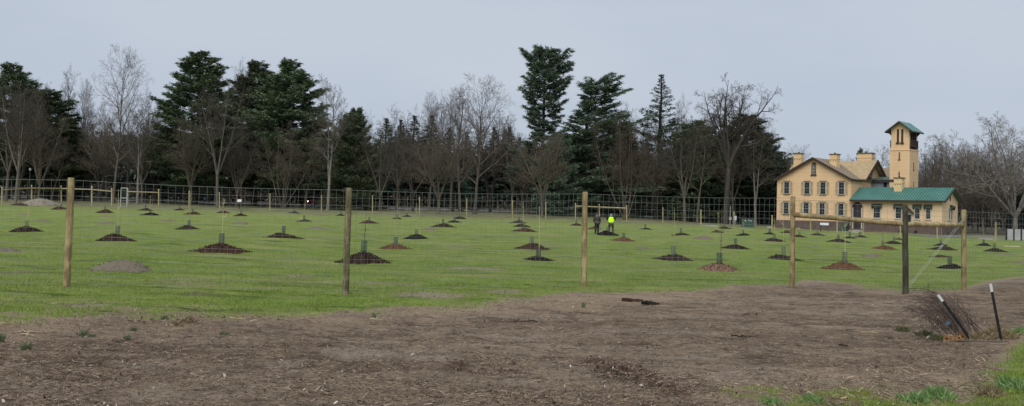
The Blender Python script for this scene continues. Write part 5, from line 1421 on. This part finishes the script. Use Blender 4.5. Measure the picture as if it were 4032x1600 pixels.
# right-hand person: hi-vis vest, grey hood, head bowed, arms forward with elbows out
JB = {"pelvis": ((0, 0, .93), (.155, .115)), "waist": ((0, .02, 1.07), (.15, .11)), "chest": ((0, .07, 1.32), (.185, .13)), "neck": ((0, .15, 1.46), .06), "chin": ((0, .22, 1.48), .062), "head": ((0, .25, 1.54), (.082, .096)), "crown": ((0, .25, 1.62), .06),
      "hipL": ((-.11, 0, .87), .097), "kneeL": ((-.16, .05, .49), .068), "ankleL": ((-.19, -.02, .09), .045), "toeL": ((-.21, .14, .045), .038), "hipR": ((.11, 0, .87), .097), "kneeR": ((.16, .05, .49), .068), "ankleR": ((.20, -.02, .09), .045), "toeR": ((.23, .14, .045), .038),
      "shL": ((-.20, .07, 1.42), .064), "elbL": ((-.36, .20, 1.28), .05), "wriL": ((-.20, .40, 1.16), .034), "palmL": ((-.12, .45, 1.13), (.042, .022)), "shR": ((.20, .07, 1.42), .064), "elbR": ((.36, .20, 1.28), .05), "wriR": ((.20, .40, 1.16), .034), "palmR": ((.12, .45, 1.13), (.042, .022))}
pb = G(2405, 922); pB = person(pb, R(-4), "person in bright yellow safety vest and grey hood seen from behind, head bowed", JB, "navy", "khaki", ("hood", 1, "hoodgrey"))
vj = {"pelvis": ((0, .0, .90), (.235, .18)), "waist": ((0, .02, 1.08), (.245, .185)), "chest": ((0, .065, 1.30), (.27, .20)), "neck": ((0, .09, 1.45), (.22, .14))}
skin_obj("vest", vj, [("pelvis", "waist"), ("waist", "chest"), ("chest", "neck")], M["hivis"], pB)
# spade in the left person's hand
sp = empty("spade", pa + Vector((.30, .31, 0)), R(6)); tag(sp, "spade with pale handle held by the person in olive jacket", "spade")
m_ = MB(); m_.tube([(.03, .0, .25), (-.01, .0, 1.02)], .018, 8); m_.box(-.07, .05, -.015, .015, 1.02, 1.05); m_.build("handle", M["stone"], sp, True)
m_ = MB(); m_.prism([(-.07, .30), (.12, .30), (.12, .08), (.03, -.02), (-.07, .08)], "y", -.01, .01); m_.build("blade", simple("pale_steel", (.45, .5, .48), (.6, .64, .62), 4, .4), sp)

# ------------------------------------------------------------------ car on the road
cr = GY(1266, 183); car = empty("parked_car", cr + Vector((0, 0, .03)), 0); tag(car, "red car with lit headlights seen between the trunks behind the far fence", "car")
M["red"] = simple("red_car_paint", (.30, .008, .012), (.36, .012, .018), 2, .3, bump=0)
prof = [(-2.15, .35), (-2.2, .62), (-2.05, .80), (-1.0, .93), (-.35, 1.38), (.75, 1.42), (1.45, 1.02), (2.1, .95), (2.18, .6), (2.1, .35)]
m_ = MB(); m_.prism(prof, "y", -.85, .85); m_.build("body", M["red"], car, bevel=.06)
m_ = MB(); m_.prism([(-.88, .97), (-.33, 1.31), (.12, 1.33), (.12, .97)], "y", -.862, .862); m_.prism([(.2, .97), (.2, 1.33), (.72, 1.34), (1.2, 1.0)], "y", -.862, .862); m_.build("window", M["glass"], car)
for x in (-1.35, 1.35):
    for s in (-1, 1):
        m_ = MB(); m_.tube([(x, s * .70, .33), (x, s * .88, .33)], .33, 18); wl = m_.build("wheel", M["black"], car); m_ = MB(); m_.tube([(x, s * .86, .33), (x, s * .892, .33)], .19, 14); m_.build("rim", M["panel"], wl)
t = NT("lit_headlight"); t.color((.9, .9, .85)); t.set(t.b.inputs["Emission Color"], (1., .97, .88)); t.b.inputs["Emission Strength"].default_value = 6.; M["lamp"] = t.m
for s in (-1, 1): m_ = MB(); m_.ellipsoid((-2.14, s * .6, .68), (.12, .2, .14), 10, 6); m_.build("headlight", M["lamp"], car, True)
m_ = MB(); m_.box(-2.24, -2.12, -.8, .8, .36, .5); m_.build("bumper", M["black"], car)

# ------------------------------------------------------------------ small things in the park
def picnic(px, Y, label):
    p = GY(px, Y); t = empty("picnic_table", p, random.uniform(-.2, .2)); tag(t, label, "picnic table", "dark picnic tables under the trees")
    mm = MB(); [mm.box(-.95, .95, -.38 + .155 * i, -.25 + .155 * i, .72, .76) for i in range(5)]; mm.build("table_top", M["trim"], t)
    for s in (-1, 1): mm = MB(); mm.box(-.95, .95, s * .72 - .13, s * .72 + .13, .42, .46); mm.build("bench", M["trim"], t)
    for x in (-.65, .65): mm = MB(); mm.slab((x - .05, -.7, 0), (x + .05, -.7, 0), (x + .05, -.1, .72), (x - .05, -.1, .72), .08); mm.slab((x - .05, .7, 0), (x + .05, .7, 0), (x + .05, .1, .72), (x - .05, .1, .72), .08); mm.box(x - .04, x + .04, -.8, .8, .36, .42); mm.build("leg", M["trim"], t)
picnic(2490, 168, "dark picnic table right of the far brace rail, under the brown tree"); picnic(1800, 172, "dark picnic table left of the great grey tree trunk"); picnic(1840, 174, "dark picnic table at the foot of the great grey tree trunk")
p = GY(941, 152); t = empty("small_sign", p); tag(t, "small white sign on a dark stand right of the left tree trunks", "sign")
m_ = MB(); m_.slab((-.3, 0, .95), (.3, 0, .95), (.3, .25, 1.3), (-.3, .25, 1.3), .04); m_.build("sign_face", simple("white_sign", (.52, .54, .54), (.64, .64, .64), 3, .5, bump=0), t); m_ = MB(); m_.tube([(0, .1, 0), (0, .12, 1.1)], .05); m_.build("post", M["black"], t)
M["white"] = bpy.data.materials["white_sign"]
p = GY(3246, 133); t = empty("information_panel", p, R(-15)); tag(t, "slanted white information panel on two legs before the house", "sign")
m_ = MB(); m_.slab((-.5, 0, .78), (.5, 0, .78), (.5, .45, 1.05), (-.5, .45, 1.05), .05); m_.build("panel_face", M["white"], t)
for s in (-1, 1): m_ = MB(); m_.box(s * .42 - .04, s * .42 + .04, .12, .2, 0, .86); m_.build("leg", M["black"], t)
p = GY(2875, 148); t = empty("notice_board", p); tag(t, "small pale square notice on a post left of the green utility box", "sign")
m_ = MB(); m_.box(-.17, .17, -.03, .01, .72, 1.1); m_.build("notice", M["stone"], t); m_ = MB(); m_.box(-.05, .05, .012, .1, 0, 2.6); m_.build("post", M["wire"], t)
p = GY(2893, 148); t = empty("kiosk_sign", p, R(12)); tag(t, "tilted lavender white panel on blue grey legs beside the notice post", "sign")
m_ = MB(); m_.slab((-.2, 0, .75), (.2, 0, .75), (.28, .1, 1.3), (-.12, .1, 1.3), .04); m_.build("panel_face", simple("lavender_white", (.52, .54, .66), (.62, .64, .74), 3, .5, bump=0), t)
for s in (-1, 1): m_ = MB(); m_.box(s * .16 - .05, s * .16 + .05, .06, .14, 0, .78); m_.build("leg", simple("blue_grey_leg", (.04, .055, .085), (.07, .085, .12), 3, .6, bump=0), t)
p = GY(2945, 144); t = empty("utility_box", p, R(-8)); tag(t, "low green utility cabinet with round white labels left of the house", "utility box")
bx_w = 48 / F * 144
m_ = MB(); m_.box(-bx_w / 2, bx_w / 2, 0, 1.1, 0, 1.05); m_.box(-bx_w / 2 - .03, bx_w / 2 + .03, -.04, 1.14, 1.05, 1.13); m_.build("cabinet", simple("utility_green", (.035, .075, .06), (.055, .105, .085), 3, .5), t, bevel=.02)
for x in (-.35, .1, .38): m_ = MB(); m_.tube([(x, -.012, .95 - abs(x) * .2), (x, -.001, .95 - abs(x) * .2)], .09 if x < 0 else .07, 14); m_.build("label_disc", M["white"], t)
m_ = MB(); m_.box(-.005, .005, -.01, -.001, .05, 1.0); m_.build("door_seam", M["black"], t)
M["lampw"] = simple("white_globe", (.75, .77, .76), (.82, .84, .83), 3, .3, bump=0)
for px, row, Y, lb in ((113, 668, 168, "white globe street lamp above the left corner fence rails"), (45, 700, 172, "white globe street lamp between the leftmost trunks"), (890, 705, 200, "small white globe lamp in the dark wood left of the paired pines")):
    p = GY(px, Y); h = at(px, row, Y).z - p.z; t = empty("street_lamp", p); tag(t, lb, "street lamp", "globe lamps in the wood")
    m_ = MB(); m_.tube([(0, 0, 0), (0, 0, h - .15)], [.07, .045], 8); m_.build("lamp_post", M["wire_dark"], t); m_ = MB(); m_.ellipsoid((0, 0, h), (.19, .19, .21), 12, 8); m_.build("globe", M["lampw"], t, True)
M["plank"] = simple("yellow_plank", (.46, .42, .24), (.58, .53, .33), 4, .8)
def plank(px, row, wpx, lb, mat="plank", rz=0., h=.12):
    p = G(px, row); L = wpx / F * p.y; mm = MB(); mm.box(-L / 2, L / 2, -.1, .1, -.02, h); o = mm.build("plank", M[mat], bevel=.015); o.location = p; o.rotation_euler = (0, 0, rz); tag(o, lb, "plank", "planks and stones lying in the grass")
plank(3985, 970, 62, "yellow plank lying in the grass at the right edge"); plank(3880, 942, 60, "pale plank lying before the panel enclosure", "stone", .05); plank(3142, 902, 14, "short pale block lying right of the fourth near post", "stone", 0, .2); plank(3028, 898, 16, "short pale block lying left of the fourth near post", "stone", 0, .2)
plank(3368, 917, 30, "long pale stone left of the porch steps", "stone"); plank(3425, 905, 28, "pale stone kerb right of the porch steps", "stone"); plank(2795, 892, 60, "pale timber edging beyond the mounds near the kiosk sign", "stone")

# ------------------------------------------------------------------ foreground: stakes, brush, logs, twigs, tufts
def stake(bpx, brow, tpx, trow, lb):
    b = G(bpx, brow); t = at(tpx, trow, b.y); L = (t - b).length; d = (t - b).normalized()
    root = empty("metal_stake", b); tag(root, lb, "stake", "black metal stakes with white tips"); root.rotation_mode = "QUATERNION"; root.rotation_quaternion = Vector((0, 0, 1)).rotation_difference(d)
    mm = MB(); w = .019
    mm.box(-w, w, -.004, .004, -.15, L * .86); mm.box(-.004, .004, .0045, .034, -.15, L * .86)
    for i in range(int((L * .82 - .1) / .06)): mm.box(-.008, .008, -.011, -.0045, .08 + i * .06, .10 + i * .06)
    mm.build("shaft", M["black"], root)
    mm = MB(); mm.box(-w, w, -.004, .004, L * .86, L); mm.box(-.004, .004, .0045, .034, L * .86, L); mm.build("tip", M["white"], root)
stake(3825, 1345, 3694, 1162, "black metal stake with white tip leaning left over the brush pile")
stake(3943, 1343, 3900, 1118, "upright black metal stake with white tip right of the brush pile")
# brush pile
pc = G(3690, 1330); br = empty("brush_pile", pc); tag(br, "tangled heap of purple brown cut brushwood at the foot of the leaning stake", "brush pile")
P, Q = [], []; rr = random.Random(9)
def px3(px, row, Y): return at(px, row, Y) - pc
Y0 = pc.y
for i in range(120):
    s = px3(rr.gauss(3770, 55), rr.uniform(1300, 1345), Y0 + rr.uniform(-.25, .35)); s.z = max(s.z, .02)
    side = rr.random()
    if side < .62: e = px3(rr.uniform(3495, 3680), rr.uniform(1180, 1330), Y0 + rr.uniform(-.5, .5)); mid = px3(rr.gauss(3670, 40), rr.uniform(980, 1190), Y0 + rr.uniform(-.3, .4))
    else: e = px3(rr.gauss(3690, 65), rr.uniform(1130, 1250), Y0 + rr.uniform(-.4, .4)); mid = s.lerp(e, .5) + Vector((rr.uniform(-.1, .1), rr.uniform(-.1, .1), rr.uniform(-.02, .2)))
    pts = []
    for k in range(9):
        t_ = k / 8; q = s * (1 - t_) ** 2 + mid * (2 * t_ * (1 - t_)) * 1.0 + e * t_ ** 2 + Vector((rr.gauss(0, .018), rr.gauss(0, .018), rr.gauss(0, .012))); q.z = max(q.z, .012); pts.append(tuple(q))
    r0 = rr.uniform(.002, .005); P.append(pts); Q.append([r0 * (1 - .07 * k) for k in range(9)])
    for j in range(rr.randint(1, 4)):
        b = Vector(pts[rr.randint(2, 7)]); d = Vector((rr.gauss(0, 1), rr.gauss(0, 1), rr.gauss(.1, .7))).normalized() * rr.uniform(.06, .24); P.append([tuple(b), tuple(b + d * .5 + Vector((0, 0, .02))), tuple(b + d)]); Q.append([.0025, .002, .0014])
M["bramble"] = simple("purple_brown_stems", (.11, .078, .065), (.24, .18, .15), 5, .8, bump=0, island=True)
link("stems", tube_mesh("stems", P, Q, 4), M["bramble"], br)
m_ = MB(); c = px3(3727, 1279, Y0 - .3); m_.slab(c, c + Vector((.05, 0, .01)), c + Vector((.045, 0, .045)), c + Vector((.0, 0, .05)), .004); m_.build("tag", simple("blue_tag", (.05, .13, .32), (.08, .2, .42), 4, .6, bump=0), br)
m_ = MB(); c = px3(3783, 1296, Y0 - .25); m_.slab(c, c + Vector((.05, 0, -.01)), c + Vector((.045, 0, .025)), c + Vector((.0, 0, .02)), .004); m_.build("tag", M["white"], br)
M["cut"] = simple("orange_cut_wood", (.10, .045, .02), (.44, .25, .11), 14, .9, bump=.6)
def logm(name, L, r, seed, mt, me_cut=None):
    r_ = random.Random(seed); mm = MB(); pts = [(-L / 2 + L * i / 7, r_.uniform(-.1, .1) * r, r * .8 + r_.uniform(-.12, .12) * r) for i in range(8)]
    mm.tube(pts, [r * r_.uniform(.75, 1.1) for _ in range(8)], 9); return mm
for i, (px, row, L, r, lb) in enumerate([(3738, 1345, .17, .05, "orange cut stump end at the left foot of the brush pile"), (3766, 1352, .2, .045, "orange broken log in the middle foot of the brush pile"), (3795, 1341, .18, .05, "orange cut log beside the foot of the leaning stake")]):
    p = G(px, row); o = logm("cut_log", L, r, i, None).build("cut_log", M["cut"], None, False); o.location = p; o.rotation_euler = (random.uniform(-.2, .2), random.uniform(-.3, .3), random.uniform(.6, 2.4)); tag(o, lb, "log", "orange cut logs under the brush")
    mm = MB(); mm.tube([(-L / 2 - .004, 0, r * .8), (-L / 2 - .001, 0, r * .8)], r * .3, 9); mm.build("hollow", M["mulch_black"], o)
p = G(3865, 1352); o = logm("branch", .8, .012, 7, None).build("branch", M["twig_pale"], None, True); o.location = p; o.rotation_euler = (0, .01, .12); tag(o, "thin brown branch lying before the two metal stakes", "branch")
for i, (px, row, L, r, mt, lb) in enumerate([(2490, 1186, .42, .04, "mulch_red", "reddish chunk of rotten log at the grass edge near the third post"), (2560, 1196, .34, .04, "mulch_black", "black chunk of rotten log right of the reddish chunk")]):
    p = G(px, row); o = logm("rotten_log", L, r, 20 + i, None).build("rotten_log", M[mt], None, False); o.location = p; o.rotation_euler = (0, .05, -.12 - .2 * i); tag(o, lb, "log", "rotten log chunks at the grass edge")
M["twig"] = simple("grey_brown_stick", (.10, .08, .06), (.22, .18, .135), 6, .9)
STK = [(2932, 1336, 110, "mulch_black", .06, "dark forked stick lying on the bare earth before the fourth post"), (3350, 1312, 40, "twig", .1, "curved pale stick lying left of the brush pile"), (3420, 1318, 60, "straw_pale", -.5, "straight pale stick lying left of the brush pile"), (3320, 1360, 40, "mulch_black", -.9, "small dark root stub sticking out of the earth left of the brush"),
       (3085, 1355, 32, "twig", .3, "short curled pale twig on the bare earth below the fourth post"), (130, 1315, 110, "straw_pale", .05, "long pale stick lying on the earth at the left edge"), (110, 1330, 90, "straw_pale", -.5, "thin pale stick slanting on the earth at the left edge"), (2080, 1122, 40, "mulch_black", .4, "short dark stick in the grass left of the third post"),
       (930, 1262, 60, "straw_pale", -.1, "pale stick at the grass edge between first and second posts"), (3280, 1365, 30, "twig", 0., "tiny pale twig beside the dark root stub"), (2080, 1265, 120, "mulch_black", .06, "long dark stick lying on the earth below the third post"), (3545, 1408, 30, "twig", .6, "small white flecked twig on the earth below the brush pile"), (1170, 1306, 70, "twig", -.1, "pale twig left of the green tuft below the second post"), (1480, 1262, 50, "plank", -.4, "yellowish stick at the grass edge below the second post")]
for i, (px, row, w, mt, rz, lb) in enumerate(STK):
    p = G(px, row); L = w / F * p.y; r_ = random.Random(60 + i); P = []; Q = []
    pts = [(-L / 2 + L * k / 6, r_.gauss(0, .03) * L, .012 + abs(r_.gauss(0, .03)) * L) for k in range(7)]; P.append(pts); Q.append([.010 - .001 * k for k in range(7)])
    for j in range(3):
        b = pts[r_.randint(1, 5)]; P.append([b, (b[0] + r_.uniform(-.12, .2) * L, b[1] + r_.uniform(-.15, .15) * L, b[2] + r_.uniform(.0, .10) * L), (b[0] + r_.uniform(.1, .3) * L, b[1] + r_.uniform(-.25, .25) * L, .01)]); Q.append([.006, .005, .003])
    o = link("fallen_stick", tube_mesh("fallen_stick", P, Q, 5), M[mt]); o.location = p; o.rotation_euler = (0, 0, rz); tag(o, lb, "stick", "sticks lying on the bare earth")
M["tuft"] = islandmat("blue_green_leaves", [(.1, (.07, .095, .05)), (.6, (.15, .185, .10)), (.95, (.26, .28, .17))], .2)
M["tuft_green"] = islandmat("fresh_green_leaves", [(.1, (.08, .16, .04)), (.6, (.19, .31, .11)), (.95, (.36, .46, .24))], .2)
M["weed"] = islandmat("dark_weed_leaves", [(.1, (.05, .06, .025)), (.6, (.11, .12, .05)), (.95, (.2, .19, .10))], .2)
M["drygrass"] = islandmat("dry_grass_leaves", [(.1, (.12, .09, .05)), (.6, (.27, .215, .12)), (.95, (.42, .35, .22))], .2)
M["moss"] = islandmat("yellow_moss", [(.1, (.12, .13, .01)), (.6, (.33, .32, .03)), (.95, (.50, .46, .08))], .2)
def tuft_mesh(seed, n, spread, lean):
    g = np.random.default_rng(seed); a = g.uniform(0, 6.28, n); r = spread * np.sqrt(g.random(n)); x, y = r * np.cos(a), r * np.sin(a)
    h = g.uniform(.2, 1.05, n) * (1 - .5 * (r / spread) ** 2); an = g.uniform(0, 6.28, n); w = .013
    dx, dy = np.cos(an) * w, np.sin(an) * w; l1 = g.normal(0, lean, (2, n)); 
    r2 = g.random(n); x = x * (1 + .4 * np.sin(5 * a)); y = y * (1 + .4 * np.cos(4 * a))
    v = np.zeros((n, 2, 3, 3)); base0 = np.stack([x - dx, y - dy, 0 * x - .05], -1); base1 = np.stack([x + dx, y + dy, 0 * x - .05], -1)
    mid = np.stack([x + l1[0] * .4, y + l1[1] * .4, h * .65], -1); tip = np.stack([x + l1[0] * 1.2, y + l1[1] * 1.2, h], -1); o = np.stack([dx, dy, 0 * dx], -1) * .8
    v[:, 0] = np.stack([base0, base1, mid + o], 1); v[:, 1] = np.stack([base0, mid + o, tip], 1)
    return tri_mesh("grass_tuft", v.reshape(-1, 3, 3))
TUF = {"spiky": tuft_mesh(1, 80, .4, .2), "wide": tuft_mesh(2, 230, 1.0, .22), "peg": tuft_mesh(3, 90, .16, .08)}
for k_ in TUF.values(): k_.materials.append(M["tuft"])
TL = [(326, 1330, 36, "spiky", "tuft", "bluish tuft of leaves on the earth, left of a twin tuft"), (362, 1326, 34, "wide", "tuft", "wider bluish tuft of leaves right of its twin at left"), (524, 1306, 34, "wide", "tuft", "bluish leaf tuft nearest to the orange straw patch at left"), (500, 1335, 30, "spiky", "tuft", "small bluish leaf tuft just below another at left"), (100, 1385, 40, "spiky", "tuft", "green leaf tuft alone on the earth near the left edge"), (8, 1350, 50, "peg", "tuft", "dark leaf tuft cut by the left edge of the photo"),
      (647, 1264, 36, "wide", "tuft", "grey green tuft at the grass edge left of the straw tuft"), (740, 1275, 60, "wide", "drygrass", "tall dry grass tuft on the orange straw patch at left"), (880, 1318, 44, "wide", "tuft", "flat bluish tuft right of the orange straw patch"), (1472, 1252, 40, "peg", "tuft", "upright dark green shoots at the grass edge below the second post"), (2298, 1208, 36, "peg", "tuft", "upright dark green shoots below the third post"), (695, 1288, 60, "wide", "drygrass", "low orange straw tuft at left of the bare earth"),
      (3555, 1305, 60, "wide", "weed", "dark green weed at the left foot of the brush pile"), (3640, 1325, 60, "wide", "weed", "dark weed in front of the brush pile"), (3690, 1340, 60, "wide", "weed", "dark weed beside the orange stump end"), (3880, 1330, 110, "wide", "drygrass", "dry straw coloured grass between the two metal stakes"), (3925, 1310, 90, "wide", "drygrass", "dry straw coloured grass behind the upright metal stake"), (3850, 1345, 90, "wide", "drygrass", "dry grass at the foot of the leaning stake"), (4020, 1310, 90, "wide", "tuft_green", "fresh green tuft right of the upright metal stake"),
      (3980, 1335, 80, "wide", "drygrass", "dry grass right of the upright metal stake"), (3040, 1600, 90, "wide", "tuft_green", "fresh green tuft at the bottom edge, leftmost of the corner grass"), (3195, 1578, 90, "wide", "tuft_green", "fresh green tuft second along the bottom edge grass"), (3690, 1575, 130, "wide", "tuft_green", "fresh green tuft in the middle of the corner grass"), (3600, 1592, 110, "wide", "tuft_green", "fresh green tuft at the bottom edge below the brush pile"), (3330, 1572, 70, "wide", "moss", "yellow mossy patch in the corner grass"), (3400, 1562, 60, "wide", "moss", "yellow mossy patch right of the other moss patch"), (3990, 1540, 140, "wide", "tuft_green", "fresh green tuft in the bottom right corner"), (3900, 1560, 110, "wide", "drygrass", "pale dry tuft in the bottom right corner")]
for i, (px, row, w, sh_, mt, lb) in enumerate(TL):
    p = G(px, row); W_ = w / F * p.y; nat = {"spiky": .9, "wide": 2.3, "peg": .45}[sh_]; s = W_ / nat
    if sh_ == "peg": s = .16
    o = link("grass_tuft", TUF[sh_]); o.location = p; hz = s * (.9 if sh_ != "wide" else 1.1) if mt not in ("moss",) else s * .35; hz = min(hz, .15)
    o.scale = (s, s, hz); o.rotation_euler = (0, 0, random.uniform(0, 6)); setmat(o, M[mt]); tag(o, lb, "grass tuft", "tufts of leaves on the bare earth")

# ------------------------------------------------------------------ clean up, light, sky
for kx, o in BANK.items():
    if kx not in USED:
        for c_ in [c for c in bpy.data.objects if c.parent == o]: bpy.data.objects.remove(c_)
        bpy.data.objects.remove(o)
SUN_EL, SUN_AZ = R(48), R(200)      # azimuth: direction the light comes from, clockwise from +Y
sd = bpy.data.lights.new("sun", "SUN"); sun = bpy.data.objects.new("sun", sd); COL.objects.link(sun)
sd.energy = 2.2; sd.angle = R(50); sd.color = (1.0, .96, .90)
frm = Vector((math.sin(SUN_AZ) * math.cos(SUN_EL), math.cos(SUN_AZ) * math.cos(SUN_EL), math.sin(SUN_EL)))
sun.rotation_euler = (-frm).to_track_quat("-Z", "Y").to_euler()
w = bpy.data.worlds.new("World"); scene.world = w; w.use_nodes = True
nt = w.node_tree; bg = nt.nodes["Background"]
sky = nt.nodes.new("ShaderNodeTexSky"); sky.sky_type = "NISHITA"; sky.sun_disc = False; sky.sun_elevation = SUN_EL; sky.sun_rotation = SUN_AZ; sky.air_density = 1.0; sky.dust_density = 2.0
tc = nt.nodes.new("ShaderNodeTexCoord"); mp = nt.nodes.new("ShaderNodeMapping"); mp.inputs["Scale"].default_value = (1.5, 1.5, 5.0); nt.links.new(tc.outputs["Generated"], mp.inputs[0])
nz = nt.nodes.new("ShaderNodeTexNoise"); nz.inputs["Scale"].default_value = 1.1; nz.inputs["Detail"].default_value = 4; nz.inputs["Roughness"].default_value = .5; nt.links.new(mp.outputs[0], nz.inputs["Vector"])
rp = nt.nodes.new("ShaderNodeValToRGB"); nt.links.new(nz.outputs["Fac"], rp.inputs[0])
SKYK = 10.0
for e_, (ps, c) in zip(rp.color_ramp.elements, [(.33, (.425, .505, .640)), (.68, (.565, .618, .705))]): e_.position = ps; e_.color = (c[0], c[1], c[2], 1)
sc = nt.nodes.new("ShaderNodeMix"); sc.data_type = "RGBA"; sc.blend_type = "MULTIPLY"; sc.inputs[0].default_value = 1.; nt.links.new(rp.outputs[0], sc.inputs[6]); sc.inputs[7].default_value = (SKYK, SKYK, SKYK, 1)
mx = nt.nodes.new("ShaderNodeMix"); mx.data_type = "RGBA"; mx.inputs[0].default_value = .92; nt.links.new(sky.outputs[0], mx.inputs[6]); nt.links.new(sc.outputs[2], mx.inputs[7])
nt.links.new(mx.outputs[2], bg.inputs[0]); bg.inputs[1].default_value = .1
scene.view_settings.view_transform = "Standard"; scene.view_settings.look = "None"; scene.view_settings.exposure = 0; scene.view_settings.gamma = 1
scene.cycles.max_bounces = 6; scene.cycles.diffuse_bounces = 3
